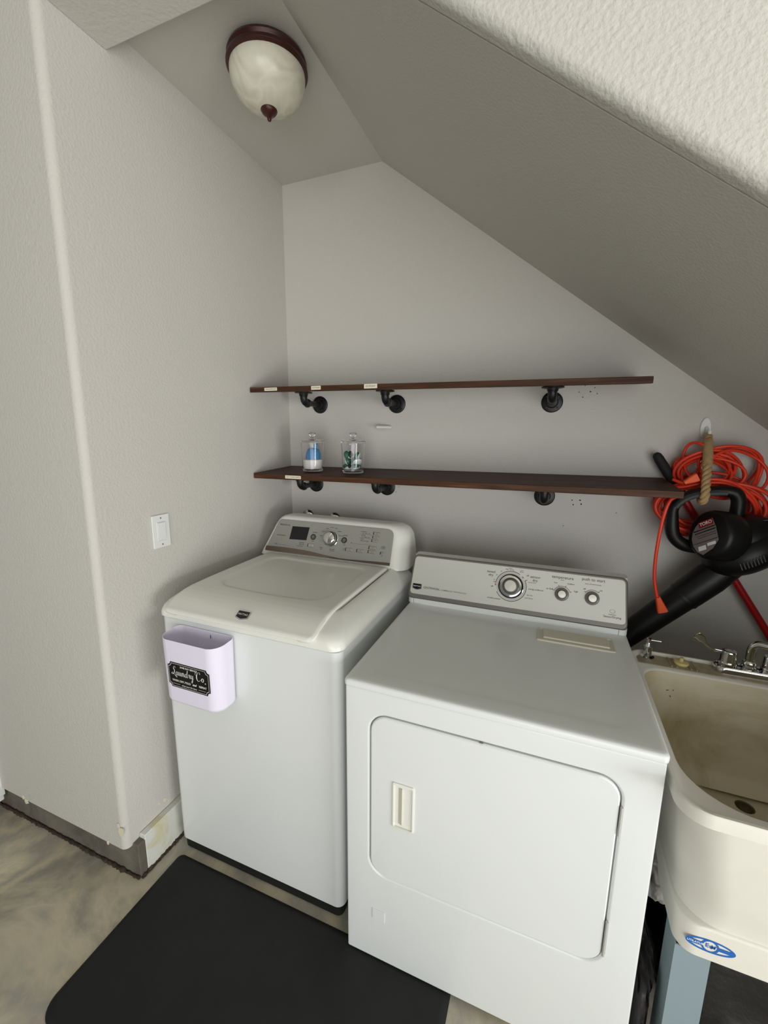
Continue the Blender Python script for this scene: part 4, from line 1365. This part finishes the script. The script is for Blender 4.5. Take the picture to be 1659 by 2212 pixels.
mb.rings([[(x, y, z) for x, y in rrect(-wd, wd, -.010, .010, .005, 4)] for z, wd in ((0, .007), (.010, .0085), (.026, .013), (.040, .0155), (.043, .015))], mx=T((1.694, -.152, 1.395)) @ Matrix.Rotation(1.05, 4, 'Y'))
obj('socket_end', mb, M_plug, cord, 40)

# leaf blower
bl = thing('leaf_blower', 'black electric leaf blower hanging by its handle from the rope, nozzle pointing down left', 'leaf blower', (1.80, -0.17, 1.18))
mb = MB()
mb.sphere(1, T((1.884, -0.165, 1.183)) @ Matrix.Rotation(-0.62, 4, 'Y') @ Matrix.Diagonal((0.125, 0.108, 0.076, 1)), 4)
mb.sphere(1, T((1.868, -0.160, 1.225)) @ Matrix.Rotation(-0.30, 4, 'Y') @ Matrix.Diagonal((0.105, 0.095, 0.072, 1)), 4)
mb.sphere(1, T((1.955, -0.150, 1.225)) @ Matrix.Rotation(-0.4, 4, 'Y') @ Matrix.Diagonal((0.075, 0.075, 0.055, 1)), 4)
housing = obj('fan_housing', mb, M_blackplas, bl, 80)
MN = Vector((-0.88, -0.44, 0.18)).normalized()
MY = (Vector((0, 0, 1)) - MN * MN.z).normalized()
MA = frame(Vector((1.752, -0.245, 1.240)) - MN * 0.076, MY.cross(MN), MY)
mb = MB()
mb.lathe([(0.066, -0.02), (0.080, 0.0), (0.083, 0.025), (0.081, 0.058), (0.076, 0.069), (0.068, 0.0745), (0.0, 0.076)], 48, MA, cap1=False)
motor = obj('motor_cover', mb, M_blackplas, bl, 45)
# printed label on the motor face
mb = MB()
LB = MA @ T((0.004, -0.004, 0.0765)) @ Matrix.Rotation(0.55, 4, 'Z')
lab_poly = [(-.030, -.056)] + [(-.070 * math.cos(a) + .004, .060 * math.sin(a)) for a in [-.75 + 1.5 * k / 10 for k in range(11)]] + [(-.02, .048), (.034, .045), (.037, -.034), (.010, -.052)]
lab_poly = [(-.026, -.060), (-.046, -.044), (-.056, -.022), (-.058, .002), (-.050, .024), (-.036, .040), (-.020, .050), (.030, .050), (.036, .020), (.037, -.026), (.012, -.048)]
mb.prism(lab_poly, 0, 0.0006, LB)
lb = obj('label_plate', mb, mat('grey_label', (122, 112, 112), .5), bl, 0)
mb = MB()
for k, y in enumerate((.022, .013, .004, -.003)):
    mb.box((-.046 + .004 * k, y, 0), (.034, y + (.0035 if k < 2 else .0012), .0003), 0, 1, LB @ T((0, 0, .0007)))
mb.box((-.055, -.0190, 0), (.036, -.0172, .0003), 0, 1, LB @ T((0, 0, .0007)))
obj('label_print', mb, M_black, lb, 0)
mb = MB()
mb.box((-.022, .030, 0), (.030, .051, .0003), 0, 1, LB @ T((0, 0, .0008)))
lr = obj('label_heading', mb, mat('red_label', (140, 18, 26), .5), lb, 0)
mb = MB()
mb.text('TORO', .016, LB @ T((.004, .0405, .0014)), bold=.0003)
obj('lettering', mb, M_whiteink, lb, 0)
for (xa, ya, xb, yb) in ((-.038, -.045, -.010, -.030), (-.004, -.036, .026, -.026)):
    mb = MB()
    mb.box((xa, ya, 0), (xb, yb, .0003), 0, 1, LB @ T((0, 0, .0008)))
    obj('notice_box', mb, M_whiteink, lb, 0)
# loop handle
mb = MB()
hp = spline([(1.775, -.150, 1.170), (1.715, -.165, 1.180), (1.679, -.170, 1.214), (1.669, -.172, 1.275), (1.673, -.172, 1.318), (1.705, -.172, 1.352), (1.760, -.172, 1.370), (1.822, -.172, 1.373), (1.846, -.170, 1.352), (1.850, -.165, 1.300), (1.846, -.160, 1.25)], 8)
rr_ = []
n = len(hp)
for i in range(n):
    u = i / (n - 1)
    rr_.append(0.0215 if u < .3 else 0.0165 if u < .68 else 0.021)
rr_ = [sum(rr_[max(0, i - 4):i + 5]) / len(rr_[max(0, i - 4):i + 5]) for i in range(n)]
mb.tube(hp, rr_, 16)
handle = obj('handle', mb, M_blackplas, bl, 60)
mb = MB()
gi = [p + Vector((0, -.0135, -.006)) for p in hp[int(n * .40):int(n * .68)]]
mb.tube(gi, 0.0082, 10)
obj('handle_grip', mb, mat('dark_grey_rubber', (58, 62, 60), .6), handle, 60)
# nozzle tube
mb = MB()
ax0, ax1 = Vector((1.865, -.160, 1.135)), Vector((1.440, -.140, 0.645))
pts = [ax0.lerp(ax1, t) for t in (0, .14, .26, .30, .31, .5, .75, 1)]
mb.tube(pts, [.046, .054, .053, .0515, .049, .0455, .041, .037], 28)
mb.tube([ax0.lerp(ax1, .285), ax0.lerp(ax1, .30)], .053, 28)
obj('nozzle', mb, M_blackplas, bl, 50)
mb = MB()
for k in range(8):
    t = k / 7
    ux, uz = -.40 + .50 * t, -.14
    q = T((1.884, -0.165, 1.183)) @ Matrix.Rotation(-0.62, 4, 'Y') @ Vector((0.125 * ux, -0.108 * math.sqrt(1 - ux * ux - uz * uz), 0.076 * uz))
    mb.box((-.0020, -.003, -.012), (.0020, .003, .012), .001, 1, T(q) @ Matrix.Rotation(-.42, 4, 'Y'))
obj('vent_slats', mb, mat('worn_black_plastic', (52, 52, 50), .5), housing, 30)
mb = MB()
mb.tube(spline([(1.87, -.19, 1.275), (1.92, -.20, 1.292), (1.955, -.20, 1.290), (1.985, -.19, 1.285)], 6), .006, 8)
obj('power_lead', mb, M_blackplas, bl, 60)

# long-handled tool leaning behind the sink
tool = thing('long_handled_tool', 'red pole with a black foam grip leaning on the back wall behind the sink', 'pole', (2.55, -0.09, 0.02))
P0, P1 = Vector((1.622, -0.045, 1.487)), Vector((2.585, -0.075, 0.012))
dr = (P1 - P0).normalized()
mb = MB()
L = 0.180
mb.tube([P0 - dr * .004, P0, P0 + dr * .006, P0 + dr * .02] + [P0 + dr * (.02 + (L - .02) * k / 10) for k in range(1, 11)] + [P0 + dr * (L + .004)],
        [.006, .011, .0145, .0165] + [.0165 + (.0006 if k % 2 else 0) for k in range(10)] + [.012], 20)
obj('grip', mb, M_grip, tool, 60)
mb = MB()
mb.tube([P0 + dr * (L - .01), P0 + dr * .9, P1], 0.0125, 18)
obj('pole', mb, M_red, tool, 60)

# ------------------------------------------------------------------ the rest of the garage that bounces light
mb = MB()
mb.box((-3.2, -6.5, 3.1), (6.5, 0.15, 3.2))
o = struct('ceiling_garage', mb, M_ceil, 0)
